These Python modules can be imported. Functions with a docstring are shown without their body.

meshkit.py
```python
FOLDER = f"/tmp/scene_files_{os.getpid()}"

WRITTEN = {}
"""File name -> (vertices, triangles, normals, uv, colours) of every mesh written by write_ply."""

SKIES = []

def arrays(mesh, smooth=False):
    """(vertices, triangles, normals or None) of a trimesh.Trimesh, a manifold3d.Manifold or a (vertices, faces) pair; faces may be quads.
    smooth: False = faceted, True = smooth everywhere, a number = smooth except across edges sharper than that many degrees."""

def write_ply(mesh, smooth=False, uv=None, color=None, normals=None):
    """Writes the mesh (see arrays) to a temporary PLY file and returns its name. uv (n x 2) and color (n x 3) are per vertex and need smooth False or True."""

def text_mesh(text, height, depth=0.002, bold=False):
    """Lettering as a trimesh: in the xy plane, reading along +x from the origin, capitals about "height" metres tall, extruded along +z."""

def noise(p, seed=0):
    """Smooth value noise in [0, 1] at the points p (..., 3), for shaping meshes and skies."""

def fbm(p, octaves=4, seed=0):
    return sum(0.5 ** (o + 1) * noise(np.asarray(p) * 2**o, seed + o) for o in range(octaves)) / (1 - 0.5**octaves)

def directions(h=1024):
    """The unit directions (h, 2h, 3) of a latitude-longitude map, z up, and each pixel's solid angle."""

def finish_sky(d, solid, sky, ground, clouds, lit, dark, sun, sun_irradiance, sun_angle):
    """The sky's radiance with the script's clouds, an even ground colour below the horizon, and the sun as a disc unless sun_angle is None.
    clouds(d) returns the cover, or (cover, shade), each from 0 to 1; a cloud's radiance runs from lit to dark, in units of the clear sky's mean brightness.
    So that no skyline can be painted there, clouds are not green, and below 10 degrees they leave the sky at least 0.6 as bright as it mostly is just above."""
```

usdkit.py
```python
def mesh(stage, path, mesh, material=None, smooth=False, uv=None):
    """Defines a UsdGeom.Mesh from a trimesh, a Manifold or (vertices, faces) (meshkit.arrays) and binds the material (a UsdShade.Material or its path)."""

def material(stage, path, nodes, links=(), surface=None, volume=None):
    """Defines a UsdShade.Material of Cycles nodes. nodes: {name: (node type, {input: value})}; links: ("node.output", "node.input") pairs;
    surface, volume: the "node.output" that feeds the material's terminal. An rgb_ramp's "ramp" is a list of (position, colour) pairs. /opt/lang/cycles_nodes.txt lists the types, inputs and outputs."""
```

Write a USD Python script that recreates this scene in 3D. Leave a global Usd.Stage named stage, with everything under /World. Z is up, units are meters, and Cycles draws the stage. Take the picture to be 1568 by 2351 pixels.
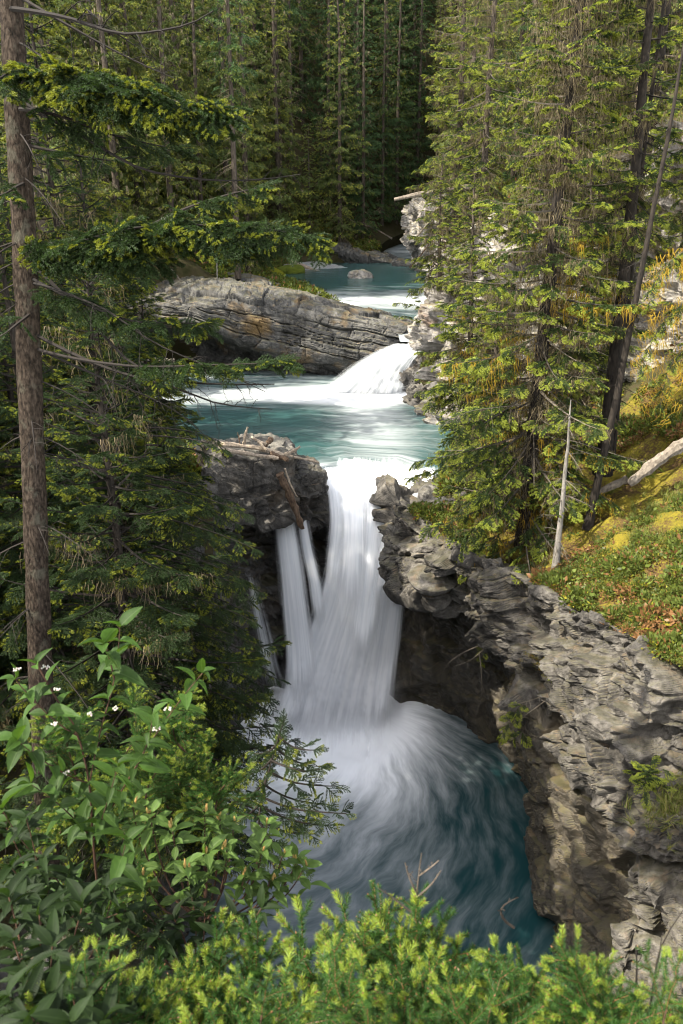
import math, numpy as np, trimesh, usdkit, meshkit
from pxr import Usd, UsdGeom, UsdLux, UsdShade, Gf, Sdf, Vt
from scipy.interpolate import PchipInterpolator, RectBivariateSpline

stage = Usd.Stage.CreateInMemory()
UsdGeom.SetStageUpAxis(stage, 'Z'); UsdGeom.SetStageMetersPerUnit(stage, 1.0)
world = UsdGeom.Xform.Define(stage, '/World'); stage.SetDefaultPrim(world.GetPrim())
UsdGeom.Scope.Define(stage, '/World/Looks')
T = Sdf.ValueTypeNames

# ------------------------------------------------------------------ camera, sky, sun, exposure
CAM = np.array([0.0, 0.0, 14.8]); PITCH = math.radians(20.0); FD = 1960.0     # FD: focal length for a picture 1568 wide
FWD = np.array([0, math.cos(PITCH), -math.sin(PITCH)]); UP = np.array([0, math.sin(PITCH), math.cos(PITCH)])
cam = UsdGeom.Camera.Define(stage, '/World/camera')
cam.CreateHorizontalApertureAttr(24.0); cam.CreateFocalLengthAttr(30.0)
cam.CreateFStopAttr(7.1); cam.CreateFocusDistanceAttr(22.0)
cam.CreateClippingRangeAttr(Gf.Vec2f(0.05, 2000))
cam.CreateExposureAttr(3.0)
xf = UsdGeom.Xformable(cam); xf.AddTranslateOp().Set(Gf.Vec3d(*CAM)); xf.AddRotateXOp().Set(90.0 - 20.0)

SUN = np.array([-0.60, -0.26, 0.757]); SUN /= np.linalg.norm(SUN)
SUN_I, SKY_S = 0.50, 0.15
sky = UsdLux.DomeLight.Define(stage, '/World/sky')
skm = usdkit.material(stage, '/World/Looks/sky_look', {
    's': ('sky_texture', {'sky_type': 'single_scattering', 'sun_disc': False, 'sun_elevation': math.asin(SUN[2]), 'sun_rotation': math.atan2(SUN[0], SUN[1])}),
    'bw': ('rgb_to_bw', {}), 'g': ('combine_color', {'color_type': 'rgb'}), 'tc': ('texture_coordinate', {}), 'n': ('noise_texture', {'scale': 2.5, 'detail': 6, 'roughness': 0.6}),
    'c': ('map_range', {'from_min': 0.32, 'from_max': 0.62, 'to_min': 0.35, 'to_max': 0.9, 'clamp': True}), 'w': ('mix_color', {'blend_type': 'multiply', 'fac': 1.0, 'b': (1.3, 1.24, 1.16), 'use_clamp': False}), 'm': ('mix_color', {}),
    'b': ('background_shader', {'strength': SKY_S})}, [('s.color', 'bw.color'), ('bw.val', 'g.r'), ('bw.val', 'g.g'), ('bw.val', 'g.b'), ('g.color', 'w.a'), ('tc.generated', 'n.vector'), ('n.fac', 'c.value'), ('c.result', 'm.fac'), ('s.color', 'm.a'), ('w.result', 'm.b'), ('m.result', 'b.color')], surface='b.background')
UsdShade.MaterialBindingAPI.Apply(sky.GetPrim()).Bind(skm)
sky.GetPrim().SetCustomDataByKey('kind', 'structure')
sun = UsdLux.DistantLight.Define(stage, '/World/sun')
sun.CreateNormalizeAttr(True); sun.CreateIntensityAttr(SUN_I); sun.CreateAngleAttr(0.53); sun.CreateColorAttr(Gf.Vec3f(1.0, 0.93, 0.80))
_z = SUN; _x = np.cross([0, 0, 1], _z); _x /= np.linalg.norm(_x); _y = np.cross(_z, _x)
UsdGeom.Xformable(sun).AddTransformOp().Set(Gf.Matrix4d(*_x, 0, *_y, 0, *_z, 0, 0, 0, 0, 1))

# ------------------------------------------------------------------ helpers
def P(xd, yd, Y):
    """World point seen at (xd, yd) of the 1568 x 2351 picture, on the plane y = Y."""
    u, v = (np.asarray(xd, float) - 784) / FD, -(np.asarray(yd, float) - 1175.5) / FD
    d = FWD + u[..., None] * np.array([1., 0, 0]) + v[..., None] * UP
    return CAM + d * ((np.asarray(Y, float)) / d[..., 1])[..., None]
def Pz(xd, yd, z):
    u, v = (np.asarray(xd, float) - 784) / FD, -(np.asarray(yd, float) - 1175.5) / FD
    d = FWD + u[..., None] * np.array([1., 0, 0]) + v[..., None] * UP
    return CAM + d * ((np.asarray(z, float) - CAM[2]) / d[..., 2])[..., None]

NAMES = {}
def numbered(path):
    n = NAMES.get(path, -1) + 1; NAMES[path] = n
    return path if n == 0 else f'{path}_{n:03d}'
def tag(prim, label=None, cat=None, group=None, kind=None):
    prim = prim.GetPrim() if hasattr(prim, 'GetPrim') else prim
    for k, v in (('label', label), ('category', cat), ('group', group), ('kind', kind)):
        if v: prim.SetCustomDataByKey(k, v)
    return prim
def root_of(parent):
    return '/World' if parent is None else str((parent.GetPrim() if hasattr(parent, 'GetPrim') else parent).GetPath())
def mesh(name, v, f, mat, parent=None, smooth=False, prim=None):
    path = numbered(root_of(parent) + '/' + name)
    v = np.asarray(v, np.float32); f = np.asarray(f, np.int32)
    m = UsdGeom.Mesh.Define(stage, path)
    m.CreatePointsAttr(Vt.Vec3fArray.FromNumpy(np.ascontiguousarray(v)))
    m.CreateFaceVertexCountsAttr(Vt.IntArray.FromNumpy(np.full(len(f), f.shape[1], np.int32)))
    m.CreateFaceVertexIndicesAttr(Vt.IntArray.FromNumpy(np.ascontiguousarray(f.ravel())))
    m.CreateSubdivisionSchemeAttr('none')
    if smooth:
        _, _, n = meshkit.arrays((v.astype(float), f.astype(int)), True)
        m.CreateNormalsAttr(Vt.Vec3fArray.FromNumpy(n.astype(np.float32))); m.SetNormalsInterpolation('vertex')
    for k, a in (prim or {}).items():
        a = np.asarray(a, np.float32)
        if a.ndim == 1:
            UsdGeom.PrimvarsAPI(m).CreatePrimvar(k, T.FloatArray, 'vertex').Set(Vt.FloatArray.FromNumpy(np.ascontiguousarray(a)))
        else:
            UsdGeom.PrimvarsAPI(m).CreatePrimvar(k, T.Float3Array, 'vertex').Set(Vt.Vec3fArray.FromNumpy(np.ascontiguousarray(a)))
    if mat is not None: UsdShade.MaterialBindingAPI.Apply(m.GetPrim()).Bind(mat)
    return m
def xform(name, loc=(0, 0, 0), rotz=0.0, scale=1.0, parent=None):
    x = UsdGeom.Xform.Define(stage, numbered(root_of(parent) + '/' + name))
    x.AddTranslateOp().Set(Gf.Vec3d(*map(float, loc)))
    if rotz: x.AddRotateZOp().Set(float(rotz))
    if scale != 1.0: x.AddScaleOp().Set(Gf.Vec3f(*([float(scale)] * 3 if np.ndim(scale) == 0 else map(float, scale))))
    return x
def grid_faces(nu, nv):
    i = np.arange(nu * nv).reshape(nu, nv)
    return np.stack([i[:-1, :-1], i[1:, :-1], i[1:, 1:], i[:-1, 1:]], -1).reshape(-1, 4)
def norm(a): return a / np.maximum(np.linalg.norm(a, axis=-1, keepdims=True), 1e-9)
def tube(pts, rad, n=6, cap=True):
    pts = np.asarray(pts, float); rad = np.broadcast_to(np.asarray(rad, float), (len(pts),))
    t = norm(np.gradient(pts, axis=0))
    ref = np.array([0, 0, 1.0]) if abs(t[:, 2]).mean() < 0.8 else np.array([1.0, 0, 0])
    a = norm(np.cross(t, ref)); b = np.cross(t, a)
    ang = np.arange(n) * 2 * np.pi / n
    v = pts[:, None] + rad[:, None, None] * (np.cos(ang)[None, :, None] * a[:, None] + np.sin(ang)[None, :, None] * b[:, None])
    k = len(pts); i = np.arange(k * n).reshape(k, n); j = np.roll(i, -1, 1)
    q = np.stack([i[:-1], j[:-1], j[1:], i[1:]], -1).reshape(-1, 4)
    f = np.vstack([q[:, [0, 1, 2]], q[:, [0, 2, 3]]]); v = v.reshape(-1, 3)
    if cap:
        v = np.vstack([v, pts[:1], pts[-1:]]); c0, c1 = k * n, k * n + 1
        f = np.vstack([f, np.stack([j[0], i[0], np.full(n, c0)], 1), np.stack([i[-1], j[-1], np.full(n, c1)], 1)])
    return v, f
class Bag:
    def __init__(s): s.v, s.f, s.t, s.n = [], [], [], 0
    def add(s, v, f, tint=None):
        if len(v) == 0: return
        s.v.append(v); s.f.append(np.asarray(f) + s.n); s.n += len(v)
        s.t.append(np.broadcast_to(np.zeros(3) if tint is None else tint, (len(v), 3)))
    def arrays(s): return np.vstack(s.v), np.vstack(s.f), np.vstack(s.t)
    def mesh(s, name, mat, parent=None, smooth=False, tint=True):
        v, f, t = s.arrays()
        return mesh(name, v, f, mat, parent, smooth, {'tint': t} if tint else None)
def spline(pts, n):
    pts = np.asarray(pts, float)
    s = np.r_[0, np.cumsum(np.linalg.norm(np.diff(pts, axis=0), axis=1))]; s /= s[-1]
    return PchipInterpolator(s, pts, axis=0)(np.linspace(0, 1, n))
def fbm(p, o=4, seed=0): return meshkit.fbm(np.asarray(p, float) + 317.3 + seed * 7.77, o, seed)
def noise(p, seed=0): return meshkit.noise(np.asarray(p, float) + 211.7 + seed * 3.3, seed)
def hash1(*a):
    h = np.zeros(np.broadcast(*a).shape, np.int64) if len(a) > 1 else np.zeros(np.shape(a[0]), np.int64)
    for k, x in enumerate(a): h = (h * 1664525 + np.asarray(x, np.int64) * (374761393 + 2 * k) + 1013904223) & 0xFFFFFFFF
    h = ((h ^ (h >> 15)) * 2246822519) & 0xFFFFFFFF; h = ((h ^ (h >> 13)) * 3266489917) & 0xFFFFFFFF
    return ((h ^ (h >> 16)) & 0xFFFFFF) / 16777215.0
def sstep(a, b, x):
    t = np.clip((np.asarray(x, float) - a) / (b - a), 0, 1); return t * t * (3 - 2 * t)

def rock_disp(p, dip, thick=0.45, amp=0.3, block=1.3, seed=0, rough=0.25):
    """Height of layered, jointed rock at p: flat facets of broken blocks, beds of uneven thickness, cracks between them."""
    dip = norm(np.asarray(dip, float)); a = norm(np.cross(dip, [0.13, 0.97, 0.2])); b = np.cross(dip, a)
    out = (fbm(p * 0.45, 3, seed + 8) - 0.5) * amp * 1.6
    w = (fbm(p * 0.5, 3, seed) - 0.5) * 0.5 / thick
    for o, (k, g) in enumerate(((1.0, 1.0), (0.43, 0.42), (0.19, 0.15))):
        th, bl = thick * k, block * k
        c = p @ dip / th + w / k + (fbm(p * 1.5 / k, 2, seed + 1 + o) - 0.5) * 0.25
        c = c + 0.7 * np.sin(c * 1.3 + seed + o)
        L = np.floor(c); fc = c - L
        A0 = p @ a / bl; B0 = p @ b / bl
        qa = A0 + 0.35 * B0 + hash1(L, L * 0 + seed + o) * 7 + (noise(p * 0.9 / k, seed + 3) - .5) * 0.6
        qb = B0 * 0.75 - 0.25 * A0 + hash1(L, L * 0 + seed + 9 + o) * 5 + (noise(p * 0.8 / k, seed + 4) - .5) * 0.6
        A, B = np.floor(qa), np.floor(qb); fa, fb_ = qa - A, qb - B
        h0 = hash1(L, A, B); tx, ty, tz = hash1(A, B, L + 31) - .5, hash1(B, L, A + 17) - .5, hash1(L + 5, A, B + 7) - .5
        skip = hash1(A + 3, L, B) < 0.30
        facet = (h0 - 0.5) * 1.0 + (hash1(L, L * 0 + seed + 2) - 0.5) * 0.9 + 0.9 * (tx * (fa - .5) + ty * (fb_ - .5)) + 0.8 * tz * (fc - 0.5) + 0.35 * (fc - 0.5)
        e = np.minimum(fc, 1 - fc) * th; ej = np.minimum(np.minimum(fa, 1 - fa), np.minimum(fb_, 1 - fb_)) * bl
        crack = np.exp(-(e / (0.035 * k + 0.012)) ** 2) * 0.5 + np.exp(-(ej / (0.03 * k + 0.01)) ** 2) * 0.3
        out = out + amp * g * np.where(skip & (o > 0), 0.0, facet - crack)
    rg = 1 - np.abs(2 * fbm(p * 2.6, 4, seed + 6) - 1) * 2.2
    return out + rough * amp * (0.5 * rg + (fbm(p * 7, 3, seed + 7) - 0.5) * 0.9)

def blocks(p, seed, beta, skew):
    """Uneven blocks: each has its own level and tilt, blended over a narrow seam; second value: how near the seam is."""
    c = np.floor(p).astype(np.int64); num = np.zeros(len(p)); den = np.zeros(len(p)); mx = np.zeros(len(p))
    for dx in (-1, 0, 1):
        for dy in (-1, 0, 1):
            for dz in (-1, 0, 1):
                k = c + [dx, dy, dz]; h = [hash1(k[:, 0], k[:, 1], k[:, 2] + seed * 13 + j * 101) for j in range(7)]
                r = p - k - 0.1 - 0.8 * np.stack(h[:3], 1)
                w = np.exp(-beta * np.sqrt((r ** 2).sum(1))); mx = np.maximum(mx, w)
                num += w * ((h[3] - .5) * 1.3 + r[:, 0] * (h[4] - .5) * 1.6 + r[:, 1] * (h[5] - .5) * 1.6 + r[:, 2] * ((h[6] - .5) * 1.2 + skew)); den += w
    return num / den, 1 - mx / den
def rock_broken(p, dip, size=1.5, amp=0.4, seed=0, rough=0.3, flat=1.9, levels=((1.0, 1.0), (0.42, 0.48), (0.17, 0.20))):
    """Height of fractured rock at p: tilted facets of uneven angular blocks, flattened along the bedding, split by cracks."""
    sh = p.shape[:-1]; p = p.reshape(-1, 3)
    dip = norm(np.asarray(dip, float)); a = norm(np.cross(dip, [0.13, 0.97, 0.2])); b = np.cross(dip, a); R = np.stack([a, b, dip * flat], 0)
    q0 = p @ R.T + (fbm(p * 0.7, 3, seed)[:, None] - 0.5) * [0.25, 0.25, 0.45]
    out = (fbm(p * 0.4, 2, seed + 8) - 0.5) * amp * 1.6
    for o, (k, g) in enumerate(levels):
        q = q0 / (size * k) + (fbm(p * 1.3 / k, 2, seed + o + 2)[:, None] - 0.5) * 0.12
        v, seam = blocks(q, seed + o, (60, 44, 26)[o], 0.15)
        out = out + amp * g * (v - 0.45 * np.maximum(seam - 0.15, 0))
    rg = 1 - np.abs(2 * fbm(p * 3.1, 4, seed + 6) - 1) * 2.2
    return (out + rough * amp * (0.45 * rg + (fbm(p * 8, 3, seed + 7) - 0.5) * 0.8)).reshape(sh)

# ------------------------------------------------------------------ materials
def mat(name, nodes, links, surface=None, volume=None): return usdkit.material(stage, '/World/Looks/' + name, nodes, links, surface, volume)
def rock_look(name, dark, mid, light, ochre, ochre_at=0.6, moss=0.0, lichen=0.4, rough=0.85, strat=(0.25, 0.1, 1.0), wet=0.0, moss_col=(0.16, 0.15, 0.02), k=0.55):
    sx, sy, sz = strat
    dark, mid, light, ochre, moss_col = (tuple(k * c for c in col) for col in (dark, mid, light, ochre, moss_col))
    n = {'g': ('geometry', {}),
         'n1': ('noise_texture', {'scale': 0.9, 'detail': 6, 'roughness': 0.6}),
         'n2': ('noise_texture', {'scale': 7.0, 'detail': 8, 'roughness': 0.68}),
         'rp': ('rgb_ramp', {'ramp': [(0.42, dark), (0.56, mid), (0.74, light)]}),
         'ad': ('math', {'math_type': 'multiply_add', 'value2': 0.45}), 'm2': ('math', {'math_type': 'multiply', 'value2': 0.70}),
         'st': ('mapping', {'scale': (0.6, 0.6, 0.16)}), 'n3': ('noise_texture', {'scale': 2.2, 'detail': 5, 'roughness': 0.6}),
         'sr': ('rgb_ramp', {'ramp': [(0.50, (1, 1, 1)), (0.62, (0.42, 0.41, 0.40))]}),
         'ml': ('mix_color', {'blend_type': 'multiply', 'fac': 0.75}),
         'n4': ('noise_texture', {'scale': 0.55, 'detail': 4, 'roughness': 0.6}), 'or': ('map_range', {'from_min': ochre_at, 'from_max': ochre_at + 0.13, 'to_min': 0, 'to_max': 0.85, 'clamp': True}),
         'om': ('mix_color', {'b': ochre}),
         'n5': ('noise_texture', {'scale': 14.0, 'detail': 5, 'roughness': 0.7}), 'lr': ('map_range', {'from_min': 0.56, 'from_max': 0.66, 'to_min': 0, 'to_max': lichen, 'clamp': True}),
         'lm': ('mix_color', {'b': (0.03, 0.032, 0.03)}),
         'sp': ('separate_xyz', {}), 'ns': ('math', {'math_type': 'multiply_add', 'value2': 1.4}), 'mr': ('map_range', {'from_min': 1.36, 'from_max': 1.54, 'to_min': 0, 'to_max': 1.0, 'clamp': True}),
         'mq': ('math', {'math_type': 'multiply', 'value2': moss}),
         'n6': ('noise_texture', {'scale': 3.0, 'detail': 6, 'roughness': 0.7}), 'mc': ('rgb_ramp', {'ramp': [(0.35, tuple(0.4 * c for c in moss_col)), (0.52, moss_col), (0.66, (0.20, 0.12, 0.05))]}),
         'mm': ('mix_color', {}),
         'bh': ('math', {'math_type': 'add'}), 'n7': ('noise_texture', {'scale': 30.0, 'detail': 6, 'roughness': 0.7}),
         'bp': ('bump', {'strength': 0.75, 'distance': 0.05}),
         'p': ('principled_bsdf', {'roughness': rough, 'specular_ior_level': 0.3 + wet})}
    l = [('g.position', f'{k}.vector') for k in ('n1', 'n2', 'n4', 'n5', 'n6', 'n7', 'st')] + [
        ('st.vector', 'n3.vector'), ('n1.fac', 'ad.value1'), ('n2.fac', 'm2.value1'), ('m2.value', 'ad.value3'), ('ad.value', 'rp.fac'),
        ('n3.fac', 'sr.fac'), ('rp.color', 'ml.a'), ('sr.color', 'ml.b'),
        ('n4.fac', 'or.value'), ('or.result', 'om.fac'), ('ml.result', 'om.a'),
        ('n5.fac', 'lr.value'), ('lr.result', 'lm.fac'), ('om.result', 'lm.a'),
        ('g.normal', 'sp.vector'), ('sp.z', 'ns.value3'), ('n6.fac', 'ns.value1'), ('ns.value', 'mr.value'), ('mr.result', 'mq.value1'),
        ('mq.value', 'mm.fac'), ('lm.result', 'mm.a'), ('n6.fac', 'mc.fac'), ('mc.color', 'mm.b'), ('mm.result', 'p.base_color'),
        ('n2.fac', 'bh.value1'), ('n7.fac', 'bh.value2'), ('bh.value', 'bp.height'), ('bp.normal', 'p.normal')]
    return mat(name, n, l, 'p.BSDF')

M = {}
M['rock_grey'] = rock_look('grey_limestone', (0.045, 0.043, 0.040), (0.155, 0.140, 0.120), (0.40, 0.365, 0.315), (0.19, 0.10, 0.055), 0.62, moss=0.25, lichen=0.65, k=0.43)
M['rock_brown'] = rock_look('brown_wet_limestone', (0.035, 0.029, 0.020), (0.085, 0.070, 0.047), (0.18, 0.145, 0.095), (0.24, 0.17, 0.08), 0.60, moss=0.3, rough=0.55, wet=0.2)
M['rock_slab'] = rock_look('slab_limestone', (0.05, 0.05, 0.05), (0.15, 0.145, 0.135), (0.31, 0.295, 0.26), (0.36, 0.23, 0.09), 0.57, moss=0.3, k=0.42)
M['rock_pale'] = rock_look('pale_limestone', (0.13, 0.115, 0.10), (0.30, 0.275, 0.245), (0.50, 0.47, 0.42), (0.24, 0.14, 0.08), 0.60, moss=0.4, k=0.75)
M['rock_lip'] = rock_look('lip_limestone', (0.06, 0.056, 0.052), (0.16, 0.148, 0.13), (0.31, 0.285, 0.25), (0.20, 0.14, 0.08), 0.60, moss=0.1)
M['rock_dark'] = rock_look('dark_wet_limestone', (0.015, 0.014, 0.013), (0.045, 0.040, 0.033), (0.11, 0.098, 0.08), (0.08, 0.048, 0.025), 0.57, moss=0.2, rough=0.4, wet=0.3)

def ground_look(name, cols, bump=0.6, sc=2.0):
    n = {'g': ('geometry', {}), 'n1': ('noise_texture', {'scale': sc, 'detail': 7, 'roughness': 0.65}), 'n2': ('noise_texture', {'scale': sc * 14, 'detail': 6, 'roughness': 0.7}),
         'm': ('math', {'math_type': 'multiply', 'value2': 0.5}), 'a': ('math', {'math_type': 'multiply_add', 'value2': 0.5}), 'r': ('rgb_ramp', {'ramp': cols}),
         'b': ('bump', {'strength': bump, 'distance': 0.06}), 'p': ('principled_bsdf', {'roughness': 0.95, 'specular_ior_level': 0.1})}
    return mat(name, n, [('g.position', 'n1.vector'), ('g.position', 'n2.vector'), ('n2.fac', 'm.value1'), ('n1.fac', 'a.value1'), ('m.value', 'a.value3'), ('a.value', 'r.fac'), ('r.color', 'p.base_color'), ('n2.fac', 'b.height'), ('b.normal', 'p.normal')], 'p.BSDF')
M['forest_floor'] = ground_look('forest_floor_look', [(0.36, (0.016, 0.018, 0.006)), (0.46, (0.03, 0.03, 0.01)), (0.54, (0.045, 0.034, 0.02)), (0.64, (0.033, 0.042, 0.008))])
M['mossy_slope'] = ground_look('mossy_slope_look', [(0.38, (0.035, 0.025, 0.012)), (0.46, (0.06, 0.035, 0.015)), (0.52, (0.10, 0.085, 0.012)), (0.60, (0.14, 0.11, 0.012)), (0.68, (0.06, 0.032, 0.015))], sc=1.4)
M['moss'] = ground_look('bright_moss', [(0.35, (0.07, 0.08, 0.006)), (0.55, (0.15, 0.15, 0.01)), (0.7, (0.07, 0.09, 0.01))], sc=3.0)
M['cover_ground'] = ground_look('green_moss', [(0.35, (0.04, 0.055, 0.01)), (0.6, (0.10, 0.12, 0.015))], sc=4.0)
M['gravel'] = ground_look('gravel_look', [(0.38, (0.14, 0.14, 0.14)), (0.5, (0.30, 0.30, 0.29)), (0.62, (0.42, 0.41, 0.40))], 1.0, 9.0)

def wood_look(name, c0, c1, sc=6.0, bump=0.5, stretch=0.15):
    c0, c1 = tuple(0.6 * c for c in c0), tuple(0.6 * c for c in c1)
    n = {'g': ('texture_coordinate', {}), 'mp': ('mapping', {'scale': (1, 1, stretch)}), 'n': ('noise_texture', {'scale': sc * 2, 'detail': 6, 'roughness': 0.7}),
         'n2': ('noise_texture', {'scale': sc * 5, 'detail': 4}), 'r': ('rgb_ramp', {'ramp': [(0.35, c0), (0.65, c1)]}), 'b': ('bump', {'strength': bump, 'distance': 0.02}), 'p': ('principled_bsdf', {'roughness': 0.9, 'specular_ior_level': 0.15})}
    return mat(name, n, [('g.object', 'mp.vector'), ('mp.vector', 'n.vector'), ('g.object', 'n2.vector'), ('n.fac', 'r.fac'), ('r.color', 'p.base_color'), ('n.fac', 'b.height'), ('b.normal', 'p.normal')], 'p.BSDF')
M['bark_left'] = mat('foreground_bark', {'g': ('texture_coordinate', {}), 'mp': ('mapping', {'scale': (1, 1, 0.4)}), 'v': ('voronoi_texture', {'scale': 26.0, 'feature': 'distance_to_edge'}), 'n': ('noise_texture', {'scale': 30.0, 'detail': 6, 'roughness': 0.7}), 'n2': ('noise_texture', {'scale': 5.0, 'detail': 5, 'roughness': 0.65}),
    'a': ('math', {'math_type': 'multiply_add', 'value2': 0.45}), 'r': ('rgb_ramp', {'ramp': [(0.36, (0.004, 0.003, 0.002)), (0.52, (0.018, 0.013, 0.009)), (0.72, (0.045, 0.034, 0.025))]}), 'lr': ('map_range', {'from_min': 0.56, 'from_max': 0.66, 'to_min': 0, 'to_max': 0.7, 'clamp': True}), 'm': ('mix_color', {'b': (0.05, 0.047, 0.034)}),
    'b': ('bump', {'strength': 1.0, 'distance': 0.03}), 'p': ('principled_bsdf', {'roughness': 0.95, 'specular_ior_level': 0.1})},
    [('g.object', 'mp.vector'), ('mp.vector', 'v.vector'), ('mp.vector', 'n.vector'), ('g.object', 'n2.vector'), ('v.distance', 'a.value1'), ('n.fac', 'a.value3'), ('a.value', 'r.fac'), ('n2.fac', 'lr.value'), ('lr.result', 'm.fac'), ('r.color', 'm.a'), ('m.result', 'p.base_color'), ('a.value', 'b.height'), ('b.normal', 'p.normal')], 'p.BSDF')
M['bark'] = wood_look('spruce_bark', (0.035, 0.028, 0.02), (0.13, 0.105, 0.08), 8, 0.9, 0.35)
M['bark_dark'] = wood_look('dark_bark', (0.012, 0.010, 0.008), (0.045, 0.036, 0.028), 8, 0.8, 0.35)
M['bark_pale'] = wood_look('dead_pale_bark', (0.13, 0.12, 0.10), (0.34, 0.31, 0.27), 9, 0.6, 0.3)
M['driftwood'] = wood_look('driftwood_look', (0.26, 0.20, 0.14), (0.58, 0.48, 0.37), 9, 0.5, 0.5)
M['driftwood_dark'] = wood_look('driftwood_dark_look', (0.07, 0.045, 0.03), (0.22, 0.15, 0.10), 9, 0.5, 0.5)
M['log_grey'] = wood_look('grey_log', (0.11, 0.09, 0.07), (0.30, 0.255, 0.20), 7, 0.7, 0.4)

def leaf_look(name, old, new, stem=(0.06, 0.045, 0.03), trans=0.35, rough=0.55, vary=0.5, spec=0.2, k=0.62):
    """tint: x = new growth, y = stem or dead, z = random."""
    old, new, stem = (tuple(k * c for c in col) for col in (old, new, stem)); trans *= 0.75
    dk = tuple(c * (1 - vary) for c in old); lt = tuple(c * (1 + vary) for c in old)
    n = {'a': ('attribute', {'attribute': 'tint'}), 's': ('separate_color', {}), 'r': ('rgb_ramp', {'ramp': [(0.0, dk), (0.5, old), (1.0, lt)]}),
         'm1': ('mix_color', {'b': new}), 'm2': ('mix_color', {'b': stem}),
         'p': ('principled_bsdf', {'roughness': rough, 'specular_ior_level': spec}), 't': ('translucent_bsdf', {}), 'tc': ('mix_color', {'blend_type': 'multiply', 'fac': 1.0, 'b': (1.3, 1.25, 0.5)}),
         'tm': ('math', {'math_type': 'multiply_add', 'value2': -trans, 'value3': trans}), 'x': ('mix_closure', {})}
    return mat(name, n, [('a.color', 's.color'), ('s.b', 'r.fac'), ('r.color', 'm1.a'), ('s.r', 'm1.fac'), ('m1.result', 'm2.a'), ('s.g', 'm2.fac'), ('m2.result', 'p.base_color'),
                         ('m2.result', 'tc.a'), ('tc.result', 't.color'), ('s.g', 'tm.value1'), ('tm.value', 'x.fac'), ('p.BSDF', 'x.closure1'), ('t.BSDF', 'x.closure2')], 'x.closure')
M['needle_far'] = leaf_look('far_spruce_needles', (0.080, 0.105, 0.030), (0.27, 0.28, 0.05), (0.09, 0.075, 0.05), k=0.9)
M['needle_far_dark'] = leaf_look('far_dark_needles', (0.045, 0.082, 0.030), (0.15, 0.19, 0.04), (0.06, 0.05, 0.035), k=0.85)
M['dead_far'] = leaf_look('far_dead_twigs', (0.19, 0.155, 0.10), (0.26, 0.24, 0.16), (0.13, 0.11, 0.08), 0.15, k=0.85)
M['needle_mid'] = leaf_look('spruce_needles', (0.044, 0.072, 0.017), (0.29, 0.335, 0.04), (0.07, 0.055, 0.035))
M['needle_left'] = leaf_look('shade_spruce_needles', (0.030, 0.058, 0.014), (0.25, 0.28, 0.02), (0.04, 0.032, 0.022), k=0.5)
M['needle_near'] = leaf_look('near_spruce_needles', (0.034, 0.085, 0.014), (0.23, 0.30, 0.035), (0.15, 0.07, 0.03), 0.3, 0.5)
M['lichen'] = leaf_look('hanging_lichen', (0.12, 0.095, 0.055), (0.20, 0.17, 0.09), (0.10, 0.07, 0.04), 0.2, 0.9)
M['gold_lichen'] = leaf_look('golden_lichen', (0.13, 0.095, 0.03), (0.34, 0.22, 0.02), (0.10, 0.07, 0.04), 0.25, 0.9)
M['twig_grey'] = leaf_look('grey_twigs', (0.10, 0.085, 0.065), (0.25, 0.22, 0.17), (0.10, 0.085, 0.065), 0.05, 0.9)
M['twig_dark'] = leaf_look('dark_twigs', (0.025, 0.02, 0.016), (0.06, 0.05, 0.04), (0.025, 0.02, 0.016), 0.03, 0.9, k=0.5)
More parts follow.
